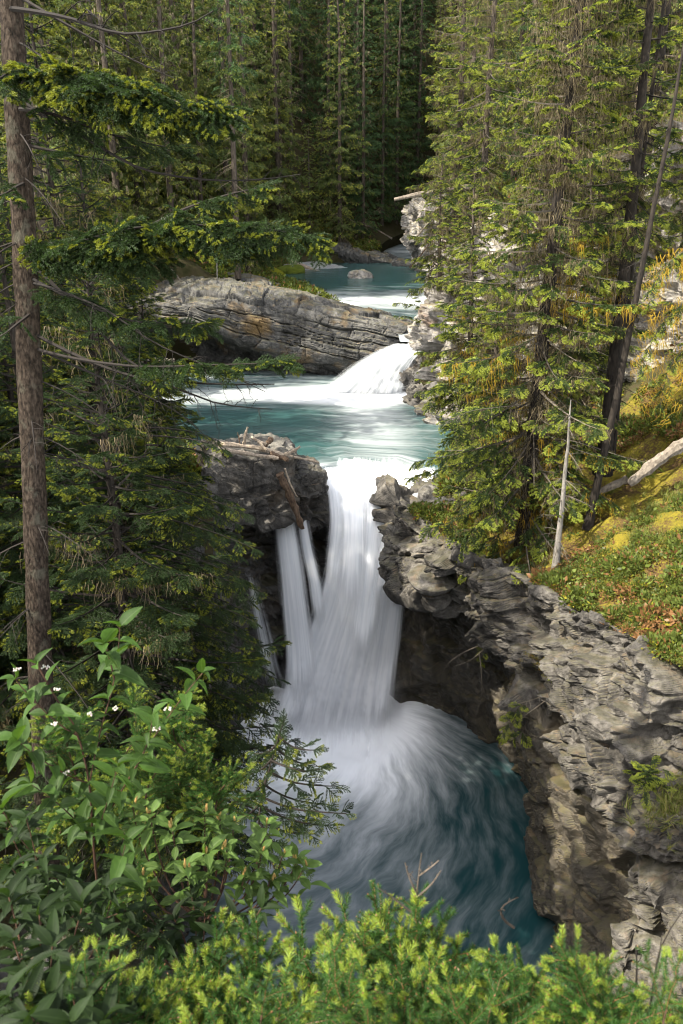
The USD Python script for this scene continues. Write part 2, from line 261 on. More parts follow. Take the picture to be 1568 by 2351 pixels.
M['cover'] = leaf_look('low_shrub_leaves', (0.10, 0.13, 0.025), (0.30, 0.26, 0.02), (0.17, 0.085, 0.03), 0.3, 0.5)
M['grass'] = leaf_look('grass_blades', (0.10, 0.15, 0.02), (0.24, 0.22, 0.06), (0.25, 0.2, 0.1), 0.35, 0.6)

def water_look(name, deep, foam=(0.87, 0.88, 0.885), streak=(0.5, 6.0, 1.0), thr=0.5, width=0.35, rough=0.16, bump=0.25, bscale=1.0):
    """flow: x along the current, y across it, in metres. foam: how white the water is there; the streaks of foam follow the current."""
    n = {'fl': ('attribute', {'attribute': 'flow'}), 'fo': ('attribute', {'attribute': 'foam'}),
         'mp': ('mapping', {'scale': streak}), 'n1': ('noise_texture', {'scale': 1.0, 'detail': 5, 'roughness': 0.60, 'distortion': 0.12}),
         'mp2': ('mapping', {'scale': tuple(2.7 * s for s in streak)}), 'n2': ('noise_texture', {'scale': 1.0, 'detail': 5, 'roughness': 0.6}),
         'w': ('math', {'math_type': 'multiply_add', 'value2': 0.14}), 'sub': ('math', {'math_type': 'add'}),
         'mr': ('map_range', {'range_type': 'smoothstep', 'from_min': thr, 'from_max': thr + width, 'to_min': 0, 'to_max': 1, 'clamp': True}),
         'wh': ('attribute', {'attribute': 'white'}), 'fc': ('mix_color', {'a': foam, 'b': (0.86, 0.87, 0.875)}), 'c': ('mix_color', {'a': deep}), 'rr': ('map_range', {'from_min': 0, 'from_max': 1, 'to_min': rough, 'to_max': 0.8, 'clamp': True}),
         'bp': ('bump', {'strength': bump, 'distance': 0.12}), 'p': ('principled_bsdf', {'ior': 1.33, 'specular_ior_level': 0.5, 'subsurface_method': 'burley', 'subsurface_scale': 0.35, 'subsurface_radius': (1.0, 1.0, 1.0)})}
    l = [('fl.vector', 'mp.vector'), ('mp.vector', 'n1.vector'), ('fl.vector', 'mp2.vector'), ('mp2.vector', 'n2.vector'), ('n2.fac', 'w.value1'), ('n1.fac', 'w.value3'),
         ('w.value', 'sub.value1'), ('fo.fac', 'sub.value2'), ('sub.value', 'mr.value'), ('mr.result', 'c.fac'), ('wh.fac', 'fc.fac'), ('fc.result', 'c.b'), ('c.result', 'p.base_color'),
         ('mr.result', 'p.subsurface_weight'), ('mr.result', 'rr.value'), ('rr.result', 'p.roughness'), ('w.value', 'bp.height'), ('bp.normal', 'p.normal')]
    return mat(name, n, l, 'p.BSDF')
M['pool_low'] = water_look('lower_pool_water', (0.009, 0.036, 0.039), streak=(1.0, 3.4, 1), thr=0.60, width=1.65, bump=0.15)
M['pool_mid'] = water_look('middle_pool_water', (0.017, 0.044, 0.042), streak=(0.32, 1.9, 1), thr=0.60, width=1.25, bump=0.25, foam=(0.43, 0.44, 0.44))
M['river'] = water_look('river_water', (0.014, 0.036, 0.034), streak=(0.30, 1.5, 1), foam=(0.40, 0.41, 0.41), thr=0.70, width=1.0, bump=0.5)

def fall_look(name, streak=(9.0, 0.35, 1), lo=0.36, hi=0.64, c0=(0.70, 0.72, 0.74), c1=(0.88, 0.885, 0.89)):
    """Silky falling water: flow x across, y down; solid: how opaque the sheet is (it thins out at its edges)."""
    n = {'fl': ('attribute', {'attribute': 'flow'}), 'so': ('attribute', {'attribute': 'solid'}), 'mp': ('mapping', {'scale': streak}),
         'n1': ('noise_texture', {'scale': 1.0, 'detail': 5, 'roughness': 0.6, 'distortion': 0.15}), 'mr': ('map_range', {'range_type': 'smoothstep', 'from_min': lo, 'from_max': hi, 'clamp': True}),
         'c': ('mix_color', {'a': c0, 'b': c1}),
         'aa': ('math', {'math_type': 'multiply_add', 'value2': 0.8}), 'am': ('map_range', {'range_type': 'smoothstep', 'from_min': 0.46, 'from_max': 1.2, 'clamp': True}),
         'p': ('principled_bsdf', {'roughness': 0.75, 'specular_ior_level': 0.1, 'subsurface_method': 'burley', 'subsurface_weight': 1.0, 'subsurface_scale': 0.45, 'subsurface_radius': (1.0, 1.0, 1.0)}), 'tl': ('translucent_bsdf', {'color': (0.8, 0.83, 0.86)}), 'x0': ('mix_closure', {'fac': 0.22}),
         't': ('transparent_bsdf', {'color': (1, 1, 1)}), 'x': ('mix_closure', {})}
    l = [('fl.vector', 'mp.vector'), ('mp.vector', 'n1.vector'), ('n1.fac', 'mr.value'), ('mr.result', 'c.fac'), ('c.result', 'p.base_color'), ('n1.fac', 'aa.value1'), ('so.fac', 'aa.value3'),
         ('aa.value', 'am.value'), ('am.result', 'x.fac'), ('t.BSDF', 'x.closure1'), ('p.BSDF', 'x0.closure1'), ('tl.BSDF', 'x0.closure2'), ('x0.closure', 'x.closure2')]
    return mat(name, n, l, 'x.closure')
M['fall'] = fall_look('falling_water')
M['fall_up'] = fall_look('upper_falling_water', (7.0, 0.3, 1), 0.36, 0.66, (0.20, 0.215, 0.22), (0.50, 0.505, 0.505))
M['fall_thin'] = fall_look('thin_falling_water', (14.0, 0.3, 1), 0.35, 0.7)

# ------------------------------------------------------------------ banks
def pch(xs, ys):
    xs, ys = np.asarray(xs, float), np.asarray(ys, float); f = PchipInterpolator(xs, ys)
    return lambda t: f(np.clip(t, xs[0], xs[-1]))
XL = pch([4, 8, 14, 20, 22.5, 24.5, 27, 30, 34, 38.6, 41.8, 42.8, 44.5, 47, 52.6, 58, 61, 64, 70, 80, 95, 140], [-3.4, -3.3, -3.2, -3.4, -3.6, -4.4, -5.6, -7.0, -8.2, -9.2, -9.2, -0.2, -1.2, -2.6, -4.4, -4.2, -2.9, 2.0, 3.8, 8.5, 20, 60])
HL = pch([4, 8, 14, 20, 22.5, 24.5, 27, 30, 34, 38.6, 41.8, 42.8, 47, 52.6, 61, 64, 70, 95, 140], [7.5, 4.0, 3.5, 5, 6.6, 7.35, 7.5, 7.6, 7.7, 8.0, 8.6, 10.0, 10.5, 10.55, 10.9, 11.4, 12, 14, 16])
XR = pch([4, 8, 10, 13.2, 15.8, 17.1, 20.5, 22.4, 23.6, 26, 28, 32, 35, 37, 40, 45, 55, 65, 72, 80, 95, 140], [8.2, 7.0, 6.2, 5.4, 4.5, 4.2, 3.1, 2.3, 2.6, 3.6, 4.4, 4.2, 3.1, 3.8, 4.6, 4.9, 6.4, 7.2, 8.4, 9.6, 20, 60])
HR = pch([4, 8, 11, 13, 17, 20, 22.4, 26, 32, 36, 38, 45, 55, 65, 80, 140], [8, 7.9, 7.95, 7.75, 7.3, 7.05, 6.75, 7.5, 7.7, 8.3, 9.9, 11.2, 12, 12.5, 14, 18])
def left_z(x, y):
    d = np.maximum(XL(y) - x, 0)
    near = HL(y) + 0.30 * d + 3.2 * sstep(3, 14, d) + 0.35 * np.maximum(d - 10, 0)
    s0 = 0.10 + 0.0 * y
    far = HL(y) + 0.14 * np.minimum(d, 5) + 0.62 * np.maximum(d - 5, 0) + np.maximum(y - 62, 0) * 0.62 * sstep(-0.5, 7, d)
    k = sstep(36, 42, y)
    far = np.where(y > 66, np.minimum(far, 95), far)
    return near * (1 - k) + far * k
def right_z(x, y):
    d = np.maximum(x - XR(y), 0)
    near = HR(y) + 0.66 * np.minimum(d, 3.2) + 0.42 * np.maximum(d - 3.2, 0)
    mid = HR(y) + 0.25 * np.minimum(d, 2.5) + 0.8 * np.maximum(d - 2.5, 0)
    far = HR(y) + 1.5 * np.minimum(d, 1.8) + 0.62 * np.maximum(d - 1.8, 0) + np.maximum(y - 70, 0) * 0.6 * sstep(-0.5, 7, d)
    k1, k2 = sstep(17.5, 21, y), sstep(36, 42, y)
    return (near * (1 - k1) + mid * k1) * (1 - k2) + far * k2
def bank(name, edge, zf, sign, ys, material, kind='structure', amax=70, skirt=3.0, na=150, bump=0.25):
    a = np.linspace(0, 1, na) ** 2.2 * amax
    Y, A = np.meshgrid(ys, a, indexing='ij')
    X = edge(Y) + sign * A
    Z = zf(X, Y)
    p = np.stack([X, Y, Z], -1)
    Z = Z + (fbm(p * [0.5, 0.5, 0], 4, 5) - 0.5) * bump * 2.4 * sstep(0.0, 2, A) + (fbm(p * [2, 2, 0], 3, 6) - 0.5) * bump * 0.8 * sstep(0, 0.5, A)
    p[..., 2] = Z
    sk = p[:, :1].copy(); sk[..., 2] -= skirt; sk[..., 0] += sign * 1.3
    p = np.concatenate([sk, p], 1)
    f = grid_faces(p.shape[0], p.shape[1])
    if sign > 0: f = f[:, ::-1]
    m = mesh(name, p.reshape(-1, 3), f[:, ::-1], material, smooth=True)
    tag(m, kind=kind)
    return m
bank('left_bank', XL, left_z, -1, np.r_[np.arange(4, 62, 0.3), np.arange(62, 140, 1.2)], M['forest_floor'])
bank('right_bank', XR, right_z, 1, np.arange(22.6, 140, 0.5), M['forest_floor'])
bank('mossy_slope', XR, right_z, 1, np.arange(5, 22.7, 0.09), M['mossy_slope'], na=220, amax=40, bump=0.55)
# the ledge under the photographer
gx, gy = np.meshgrid(np.linspace(-16, 14, 90), np.linspace(-8, 9, 60), indexing='ij')
gz = 12.75 - 0.95 * np.maximum(gy - 0.6, 0) ** 1.35 + 0.25 * (fbm(np.stack([gx, gy, gx * 0], -1) * 0.8, 4, 12) - 0.5) - np.maximum(gx - 1.5, 0) * np.maximum(gy - 0.5, 0) * 0.4
mesh('near_bank', np.stack([gx, gy, np.maximum(gz, -1)], -1).reshape(-1, 3), grid_faces(90, 60), M['forest_floor'], smooth=True).GetPrim().SetCustomDataByKey('kind', 'structure')
bedm = mesh('riverbed', [[-60, -10, -1.6], [60, -10, -1.6], [60, 25, -1.6], [-60, 25, -1.6]], [[0, 1, 2, 3]], M['rock_dark']); tag(bedm, kind='structure')

# ------------------------------------------------------------------ rock
def face_normals(p):
    du, dv = np.gradient(p, axis=0), np.gradient(p, axis=1)
    return norm(np.cross(du, dv))
def rock_sheet(name, p, material, dip, out, thick=0.45, amp=0.3, block=1.3, seed=0, fade=None, parent=None, rough=0.25, broken=True):
    """A rock face: the control surface p (nu, nv, 3) pushed in and out along its normal by beds, joints and weathering. out: a direction that points out of the rock."""
    n = face_normals(p)
    for _ in range(3):
        n[1:-1] = n[1:-1] + n[:-2] + n[2:]; n[:, 1:-1] = n[:, 1:-1] + n[:, :-2] + n[:, 2:]; n = norm(n)
    flip = (n * np.asarray(out)).sum(-1).mean() < 0
    if flip: n = -n
    h = rock_broken(p, dip, block, amp, seed, rough * 0.7, 1.5) if broken else rock_disp(p, dip, thick, amp, block, seed, rough)
    if fade is not None: h = h * fade
    q = p + n * h[..., None]
    f = grid_faces(*p.shape[:2])
    if flip: f = f[:, ::-1]
    return mesh(name, q.reshape(-1, 3), f, material, parent, smooth=False)
def ctrl(rows, nu, nv, k=2):
    """Smooth surface through a table of control points (nr, nc, 3)."""
    c = np.asarray(rows, float); r, s = np.linspace(0, 1, c.shape[0]), np.linspace(0, 1, c.shape[1])
    uu, vv = np.linspace(0, 1, nu), np.linspace(0, 1, nv)
    a = PchipInterpolator(r, c, axis=0)(uu)
    return PchipInterpolator(s, a, axis=1)(vv)

DIP = (0.30, 0.42, 1.0)
# the right wall of the gorge: columns from behind the falls to the near buttress; upper beds overhang the lower wall
cols = [  # base x, y | lip height z, how far the upper beds stand out | top x, y, z
    (2.6, 25.2, 5.6, 0.2, 2.7, 24.6, 7.1),
    (1.95, 23.7, 5.2, 0.35, 1.75, 23.0, 6.85),
    (2.3, 22.9, 5.1, 0.55, 1.75, 22.2, 6.85),
    (3.5, 22.0, 5.2, 1.1, 2.35, 20.9, 6.95),
    (4.8, 20.8, 5.1, 1.35, 3.1, 18.9, 7.15),
    (4.95, 19.2, 4.7, 1.0, 3.75, 17.4, 7.3),
    (4.75, 17.5, 4.3, 0.7, 4.2, 16.0, 7.4),
    (4.55, 15.6, 4.4, 0.45, 4.6, 14.6, 7.55),
    (4.45, 13.8, 4.5, 0.45, 5.2, 13.3, 7.75),
    (5.2, 12.2, 4.3, 0.9, 5.9, 12.3, 7.85),
    (5.35, 11.3, 2.0, 0.75, 6.5, 11.0, 7.95),
    (5.0, 10.2, 0.2, 0.4, 7.0, 9.6, 7.6),
    (6.3, 8.6, 0.0, 0.3, 7.8, 8.0, 7.7),
    (8.5, 7.0, 0.0, 0.3, 9.2, 6.2, 7.8)]
C = np.array(cols); ns, nt = 640, 350
sp_ = PchipInterpolator(np.linspace(0, 1, len(C)), C, axis=0)(np.linspace(0, 1, ns))
tan = np.gradient(sp_[:, :2], axis=0); outd = norm(np.stack([tan[:, 1], -tan[:, 0]], 1)); outd = outd * np.sign((outd * np.array([-1, 0.0])).sum(1).mean())
for _ in range(25): outd[1:-1] = outd[1:-1] + outd[:-2] + outd[2:]; outd = norm(outd)
t = np.linspace(0, 1, nt)
zz = -1.0 + t[None, :] * (sp_[:, 6:7] + 1.0)
frac = np.clip((zz + 1) / (sp_[:, 6:7] + 1), 0, 1)
S01 = np.linspace(0, 1, ns)[:, None] * 14
lipz = sp_[:, 2:3] + 0.25 * (noise(np.stack([S01 * 1.7, S01 * 0, S01 * 0], -1), 3) - 0.5)
up_ = sstep(-0.22, 0.30, zz - lipz)
bulge = sp_[:, 3:4] * up_ * (0.45 + 0.55 * np.exp(-((zz - lipz - 0.5) / 1.6) ** 2)) + 0.55 * sstep(0.8, 2.6, lipz - zz) * np.sin(S01 * 2.1) * 0.25
lean = frac ** 1.6
X = sp_[:, 0:1] * (1 - lean) + sp_[:, 4:5] * lean + outd[:, :1] * bulge
Yv = sp_[:, 1:2] * (1 - lean) + sp_[:, 5:6] * lean + outd[:, 1:] * bulge
wall = np.stack([X, Yv, zz], -1)
# round the rim over into the slope behind
rim = 14
inn = -outd[:, None, :] * (np.linspace(0.08, 1.1, rim) ** 1.0)[None, :, None]
top = wall[:, -1:, :].repeat(rim, 1); top[..., :2] += inn; top[..., 2] += np.linspace(0.0, -0.30, rim)[None]
wall = np.concatenate([wall, top], 1)
n = face_normals(wall)
for _ in range(6):
    n[1:-1] = n[1:-1] + n[:-2] + n[2:]; n[:, 1:-1] = n[:, 1:-1] + n[:, :-2] + n[:, 2:]; n = norm(n)
if (n[..., :2] * outd[:, None]).sum(-1).mean() < 0: n = -n
upper = np.concatenate([up_, np.ones((ns, rim))], 1)
hu = rock_broken(wall, DIP, 1.9, 0.55, 11, 0.14, 1.35)
hu = hu + 0.30 * rock_disp(wall, DIP, 0.75, 0.34, 1.3, 14, 0.3)
hu[:, nt:] *= np.linspace(0.8, 0.1, rim)[None]
hl = rock_broken(wall, (0.75, 0.35, 1.0), 2.2, 0.40, 21, 0.2, 1.2) + 0.22 * (fbm(wall * [1.2, 1.2, 0.5], 3, 31) - 0.5) + 0.2 * rock_disp(wall, (0.9, 0.35, 1.0), 1.0, 0.34, 1.6, 24, 0.3)
q = wall + n * (hu * upper + hl * (1 - upper))[..., None]
F4 = grid_faces(*q.shape[:2])
cn = np.cross(q[1, 0] - q[0, 0], q[0, 1] - q[0, 0])
nrm = face_normals(q)
if (nrm[..., :2] * outd[:, None]).sum(-1).mean() < 0: F4 = F4[:, ::-1]
uf = upper.reshape(-1)[F4].mean(1)
cliff = xform('gorge_wall'); tag(cliff, kind='structure')
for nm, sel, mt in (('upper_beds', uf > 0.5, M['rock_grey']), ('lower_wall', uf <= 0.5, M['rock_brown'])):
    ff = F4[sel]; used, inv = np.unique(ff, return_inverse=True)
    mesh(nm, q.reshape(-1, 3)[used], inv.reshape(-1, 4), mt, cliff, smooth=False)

# left wall of the gorge below the lip, mostly behind the spruces
lw = ctrl([[(-3.4, 5, -1), (-3.3, 12, -1), (-3.2, 19, -1), (-2.6, 22.6, -1), (-0.6, 24.8, -1), (1.6, 25.2, -1), (3.0, 25.2, -1)],
           [(-3.6, 5, 2), (-3.5, 12, 2.5), (-3.4, 19, 3), (-2.7, 22.9, 3), (-0.6, 24.9, 3.0), (1.6, 25.3, 3), (3.0, 25.2, 3)],
           [(-4.2, 5, 7), (-3.9, 12, 4), (-3.7, 19, 5.4), (-2.9, 23.2, 5.2), (-0.6, 25.0, 5.0), (1.6, 25.5, 5.0), (3.2, 25.4, 5.0)],
           [(-5.2, 5, 8), (-4.6, 12, 4.6), (-4.4, 19, 6.2), (-4.4, 24.2, 6.9), (-1.2, 25.6, 6.2), (1.6, 26.2, 6.0), (3.4, 26.2, 6.2)]], 90, 300)
m = rock_sheet('fall_wall', lw, M['rock_dark'], DIP, (0.6, -0.6, 0.1), 0.6, 0.4, 1.2, 41); tag(m, kind='structure')

# rock block left of the lip, its top strewn with driftwood
def boulder(name, center, size, material, seed, dip=DIP, amp=0.18, thick=0.4, block=0.8, box=3.5, rot=0.0, sub=5, parent=None, tilt=None):
    s = trimesh.creation.icosphere(sub)
    d = s.vertices; e = box
    r = 1.0 / (np.abs(d) ** e).sum(1) ** (1 / e)
    v = d * r[:, None] * np.asarray(size) * 0.5
    c, s_ = math.cos(rot), math.sin(rot)
    v = v @ np.array([[c, s_, 0], [-s_, c, 0], [0, 0, 1]])
    if tilt is not None: v = v @ trimesh.transformations.rotation_matrix(tilt[0], tilt[1])[:3, :3].T
    p = v + np.asarray(center)
    h = rock_broken(p, dip, block, amp, seed, 0.22, 1.4)
    nn = norm(v / (np.asarray(size) ** 1.5))
    return mesh(name, p + nn * h[:, None], s.faces, material, parent, smooth=False)
c = P(590, 1125, 23.0)
b = boulder('rock_block', c + [-0.33, 0.9, -0.05], (2.45, 2.6, 2.15), M['rock_lip'], 51, (0.05, 0.1, 1.0), 0.22, 1.3, 1.1, 7.0, 0.12, 6)
tag(b, 'square grey limestone block left of the main fall, driftwood lying on top', 'rock')
b = boulder('boulder', P(695, 1100, 23.8), (1.3, 1.4, 1.0), M['rock_dark'], 52, DIP, 0.14, 0.5, 0.7, 3.0, 0.4, 5)
tag(b, 'dark wet rounded boulder wedged between the driftwood block and the main fall', 'boulder')
b = boulder('boulder', P(705, 1165, 24.1), (1.15, 1.2, 1.1), M['rock_dark'], 53, DIP, 0.2, 0.35, 0.6, 4.0, 0.2, 5)
tag(b, 'dark layered ledge rock under the wedged boulder, beside the thin water strands', 'rock')
b = boulder('boulder', P(882, 1120, 24.0), (0.5, 0.6, 0.75), M['rock_dark'], 54, DIP, 0.12, 0.3, 0.5, 2.5, 0.2, 4)
tag(b, 'small dark rock poking out of the water at the brink of the main fall', 'rock')
b = boulder('boulder', P(812, 1150, 24.6), (0.7, 0.9, 0.6), M['rock_dark'], 55, DIP, 0.12, 0.3, 0.5, 2.5, 0.2, 4)
tag(b, 'water covered hump of rock in the middle of the fall brink', 'rock')
# overhanging tip of the right ledge
b = boulder('ledge_rock', P(942, 1225, 22.2), (1.05, 1.1, 0.5), M['rock_lip'], 56, DIP, 0.16, 0.25, 0.5, 4.0, 0.5, 5)
tag(b, 'dark jutting rock nose over the right edge of the main fall', 'rock')
b = boulder('ledge_rock', P(1002, 1200, 22.0), (1.3, 1.4, 0.85), M['rock_lip'], 57, DIP, 0.16, 0.3, 0.7, 5.0, 0.3, 5)
tag(b, 'flat topped pale ledge rock just right of the main fall brink', 'rock')
b = boulder('ledge_rock', P(1045, 1168, 23.2), (2.1, 1.6, 1.0), M['rock_lip'], 58, DIP, 0.2, 0.3, 0.9, 5.0, 0.2, 5)
tag(b, 'wide ledge rock behind the flat topped one, under the overhanging spruce bough', 'rock')

# upper slab on the left of the upper fall: tilted beds, ochre stained, undercut above the pool
sl = ctrl([[P(x, y, Y) for x, y, Y in r] for r in [
    [(290, 665, 44.5), (470, 630, 45), (560, 632, 46), (650, 652, 45.5), (760, 682, 43.5), (860, 708, 41.5), (950, 742, 40.0)],
    [(290, 690, 40.2), (450, 676, 40.0), (560, 665, 40.5), (640, 668, 40.8), (760, 700, 40.0), (860, 722, 39.2), (955, 752, 38.6)],
    [(290, 715, 39.3), (450, 705, 38.9), (560, 712, 39.0), (640, 725, 39.1), (760, 745, 38.8), (860, 752, 38.4), (955, 764, 38.2)],
    [(290, 745, 39.1), (450, 742, 38.8), (560, 776, 38.8), (640, 800, 38.8), (760, 812, 38.6), (860, 800, 38.3), (958, 785, 38.2)],
    [(290, 758, 39.5), (450, 756, 39.3), (560, 790, 39.3), (640, 822, 39.2), (760, 850, 39.0), (860, 840, 38.5), (960, 815, 38.4)],
    [(290, 800, 42.0), (450, 800, 42.0), (560, 835, 41.6), (640, 855, 40.8), (760, 872, 39.5), (860, 868, 38.9), (960, 870, 38.6)],
    [(290, 900, 42.0), (450, 900, 42.0), (560, 900, 41.6), (640, 900, 40.8), (760, 900, 39.5), (860, 900, 38.9), (960, 910, 38.6)]]], 180, 330)
m = rock_sheet('tilted_slab', sl, M['rock_slab'], (0.24, 0.30, 1.0), (0, -1, 0.4), 0.75, 0.26, 2.6, 61, rough=0.2, broken=False)
tag(m, 'long tilted limestone slab with ochre stains, undercut above the middle pool', 'rock')

# right side of the upper fall
for i, (x, y, Y, s_, lab) in enumerate([(965, 880, 36.3, (1.6, 1.6, 1.5), 'dark layered rock at the right foot of the upper fall'),
                                 (1010, 850, 36.6, (1.8, 2.0, 2.4), 'tall shaded rock right of the upper fall, partly behind spruce boughs'),
                                 (1000, 905, 34.0, (2.4, 1.6, 0.8), 'low flat rock shelf at the waterline below the upper fall')]):
    tag(boulder('bank_rock', P(x, y, Y), s_, M['rock_lip'], 70 + i, DIP, 0.25, 0.28, 0.7, 4.0, 0.3, 5), lab, 'rock')
# far slab in the river, the far bluff, the boulder in the stream
fs = ctrl([[P(x, y, Y) for x, y, Y in r] for r in [
    [(660, 545, 68), (740, 540, 68), (820, 560, 67), (880, 582, 66), (935, 600, 64.5)],
    [(660, 556, 63.5), (740, 556, 63.5), (820, 575, 63.2), (880, 592, 63), (938, 606, 62.8)],
    [(660, 572, 62.5), (740, 572, 62.4), (820, 590, 62.2), (880, 600, 62.1), (938, 609, 62.2)],
    [(660, 590, 65), (740, 598, 64), (820, 606, 62.8), (880, 611, 62.3), (938, 612, 62.5)],
    [(660, 625, 65), (740, 625, 64), (820, 625, 62.8), (880, 625, 62.3), (938, 625, 62.5)]]], 90, 200)
tag(rock_sheet('river_slab', fs, M['rock_slab'], (0.2, 0.3, 1.0), (0, -1, 0.4), 0.4, 0.3, 1.6, 81), 'dark far slab of rock sloping into the upper river from the left', 'rock')
tag(boulder('boulder', P(826, 640, 53.0), (1.35, 1.1, 0.9), M['rock_pale'], 82, DIP, 0.12, 0.5, 0.8, 2.3, 0.3, 4), 'pale rounded boulder standing alone in the upper river', 'boulder')
tag(boulder('boulder', P(925, 606, 60.5), (1.6, 1.0, 0.5), M['rock_slab'], 83, DIP, 0.12, 0.3, 0.8, 3, 0.0, 4), 'small low dark rock in the river at the tip of the far slab', 'rock')
bf = ctrl([[P(x, y, Y) for x, y, Y in r] for r in [
    [(935, 475, 60), (985, 455, 56), (1050, 440, 52), (1130, 430, 49)],
    [(940, 520, 58), (980, 500, 54), (1040, 490, 50), (1130, 480, 47)],
    [(945, 560, 57), (985, 560, 53), (1030, 570, 49), (1130, 590, 45)],
    [(955, 590, 57.5), (1000, 605, 53.5), (1040, 640, 48), (1130, 700, 44)],
    [(955, 640, 57.5), (1000, 660, 53.5), (1040, 720, 48), (1130, 800, 44)]]], 120, 140)
tag(rock_sheet('rock_bluff', bf, M['rock_pale'], DIP, (-0.5, -0.8, 0.2), 0.5, 0.5, 1.2, 91, rough=0.5), 'broken pale rock bluff on the right bank of the upper river', 'rock')
# limestone wall behind the right-hand spruces
rw = ctrl([[(3.6, 34.0, 13.0), (5.0, 30.5, 14.2), (6.5, 28.5, 15.0), (8.5, 26.5, 16.5), (11.0, 24.0, 17.5), (14, 21, 18)],
           [(3.5, 33.8, 11.5), (4.8, 30.2, 12.0), (6.2, 28.0, 12.6), (8.2, 26.0, 13.8), (10.6, 23.4, 14.4), (13.5, 20, 15)],
           [(3.4, 33.5, 9.8), (4.6, 29.8, 10.0), (6.0, 27.4, 10.4), (7.9, 25.4, 11.6), (10.0, 22.8, 12.6), (13, 19.4, 13.5)],
           [(3.5, 33.4, 8.0), (4.5, 29.2, 8.2), (5.8, 27.0, 8.6), (7.9, 25.2, 9.8), (9.9, 22.8, 11.2), (13, 19.2, 12.6)],
           [(3.4, 33.0, 6.0), (4.4, 28.6, 6.0), (5.7, 26.6, 6.6), (7.8, 24.8, 8.2), (9.8, 22.4, 9.6), (13, 18.8, 11)]], 170, 300)
m = rock_sheet('limestone_wall', rw, M['rock_pale'], DIP, (-0.7, -0.7, 0.1), 0.9, 0.75, 1.5, 95, rough=0.35); tag(m, kind='structure')

# ------------------------------------------------------------------ water
def fan(lo, hi, n): return np.linspace(lo, hi, n)
# lower pool
nx, ny = 190, 260
px, py = np.meshgrid(np.linspace(-4.2, 6.6, nx), np.linspace(6.0, 25.6, ny), indexing='ij')
imp = Pz(800, 1640, 0.0)[:2]; imp2 = Pz(690, 1570, 0.0)[:2]
dx, dy = px - imp[0], py - imp[1]
dd = np.hypot(dx * 1.0, dy * 0.8); ang = np.arctan2(dy, dx)
wn = fbm(np.stack([px, py, px * 0], -1) * 0.55, 4, 101) - 0.5
dist = np.minimum(dd, np.hypot(px - imp2[0], (py - imp2[1]) * 0.9) + 0.3)
foam = 1.45 * np.exp(-(np.maximum(dist - 1.5 + wn * 1.6, 0) / 1.5) ** 1.3)
leftw = sstep(3.0, -2.0, px + 0.16 * (18 - py)) * sstep(8, 20, py)
foam = foam + 0.50 * leftw + 0.12 + 0.14 * wn + 0.16 * np.exp(-((px - 1.3 + 0.25 * (py - 18)) / 1.4) ** 2)
pz = 0.35 * np.exp(-(dd / 1.6) ** 2) + 0.10 * wn + 0.05 * np.sin(dd * 3 + wn * 9) * np.exp(-dd / 4)
fl = np.stack([dd + 0.2 * wn, (ang + 0.16 * dd + 0.28 * wn) * 3.2, px * 0], -1)
m = mesh('lower_pool', np.stack([px, py, pz], -1).reshape(-1, 3), grid_faces(nx, ny), M['pool_low'], smooth=True, prim={'flow': fl.reshape(-1, 3), 'foam': foam.ravel()})
tag(m, kind='structure')
# middle pool, drawn down into the brink of the main fall
nx, ny = 220, 200
u = np.linspace(0, 1, nx)[:, None]; Yr = np.linspace(24.35, 40.5, ny)[None, :]
xl = np.interp(Yr, [24.3, 25.2, 26.5, 29, 32, 36, 41], [-0.75, -1.6, -3.6, -7.0, -8.6, -9.5, -9.5]); xr = np.interp(Yr, [24.3, 25.2, 26.5, 29, 33, 36, 41], [2.2, 3.2, 4.6, 5.4, 5.0, 3.8, 3.8])
px = xl + u * (xr - xl); py = Yr + 0 * u
lip = np.array([0.75, 24.4]); dl = np.hypot(px - lip[0], (py - lip[1]) * 1.0)
wn = fbm(np.stack([px * 0.6, py * 0.6, px * 0], -1), 4, 111) - 0.5
pz = 7.2 - 0.55 * np.exp(-((py - 24.3) / 1.0) ** 1.2 * 1.2) + 0.05 * wn + 0.03 * np.sin(px * 3 + wn * 14) * np.exp(-((py - 27) / 4) ** 2)
hum = lambda x0, y0, w, h: h * np.exp(-((px - x0) ** 2 + (py - y0) ** 2) / w ** 2)
h1 = P(795, 1085, 24.7); h2 = P(870, 1100, 24.9)
pz = pz + hum(h1[0], h1[1], 0.35, 0.36) + hum(h2[0], h2[1], 0.3, 0.22) - hum(1.25, 24.7, 0.35, 0.25)
uf_ = Pz(820, 905, 7.2)
d2 = np.hypot((px - uf_[0]) * 0.55, (py - uf_[1]) * 1.2)
band = np.exp(-((py - (35.2 + 0.10 * (px + 3))) / 1.9) ** 2) * sstep(3.6, 2.4, px)
foam = 0.75 * np.exp(-(np.maximum(d2 - 1.0, 0) / 1.2) ** 2) + 0.62 * band + 0.30 * sstep(36.5, 39, py)
foam += 0.50 * np.exp(-((px - (1.5 - 0.05 * (py - 24))) / 1.6) ** 2) * sstep(25, 28, py) * sstep(36, 33, py)
white = np.exp(-(np.maximum(py - 24.3, 0) / 1.5) ** 2) * sstep(-1.6, -0.6, px) * sstep(3.0, 2.0, px)
foam += 0.55 * white + 0.55 * np.exp(-((py - 24.2) / 0.75) ** 2) * (0.5 + 0.8 * np.exp(-((px - 0.0) / 1.0) ** 2)) + 0.18 * wn + 0.06
fl = np.stack([px * 0.8 + 0.5 * np.exp(-(py - 24) / 3) * (py - 24) + wn * 1.2, py + 0.10 * px + 0.35 * np.sin(px * 0.9) + wn * 1.0, 0 * px], -1)
near = 0.3 * np.exp(-(dl / 2.0) ** 2)[..., None]
th = np.arctan2(px - lip[0], py - lip[1])
fl = fl * (1 - near) + near * np.stack([dl, th * 1.2, 0 * px + 3.1], -1)
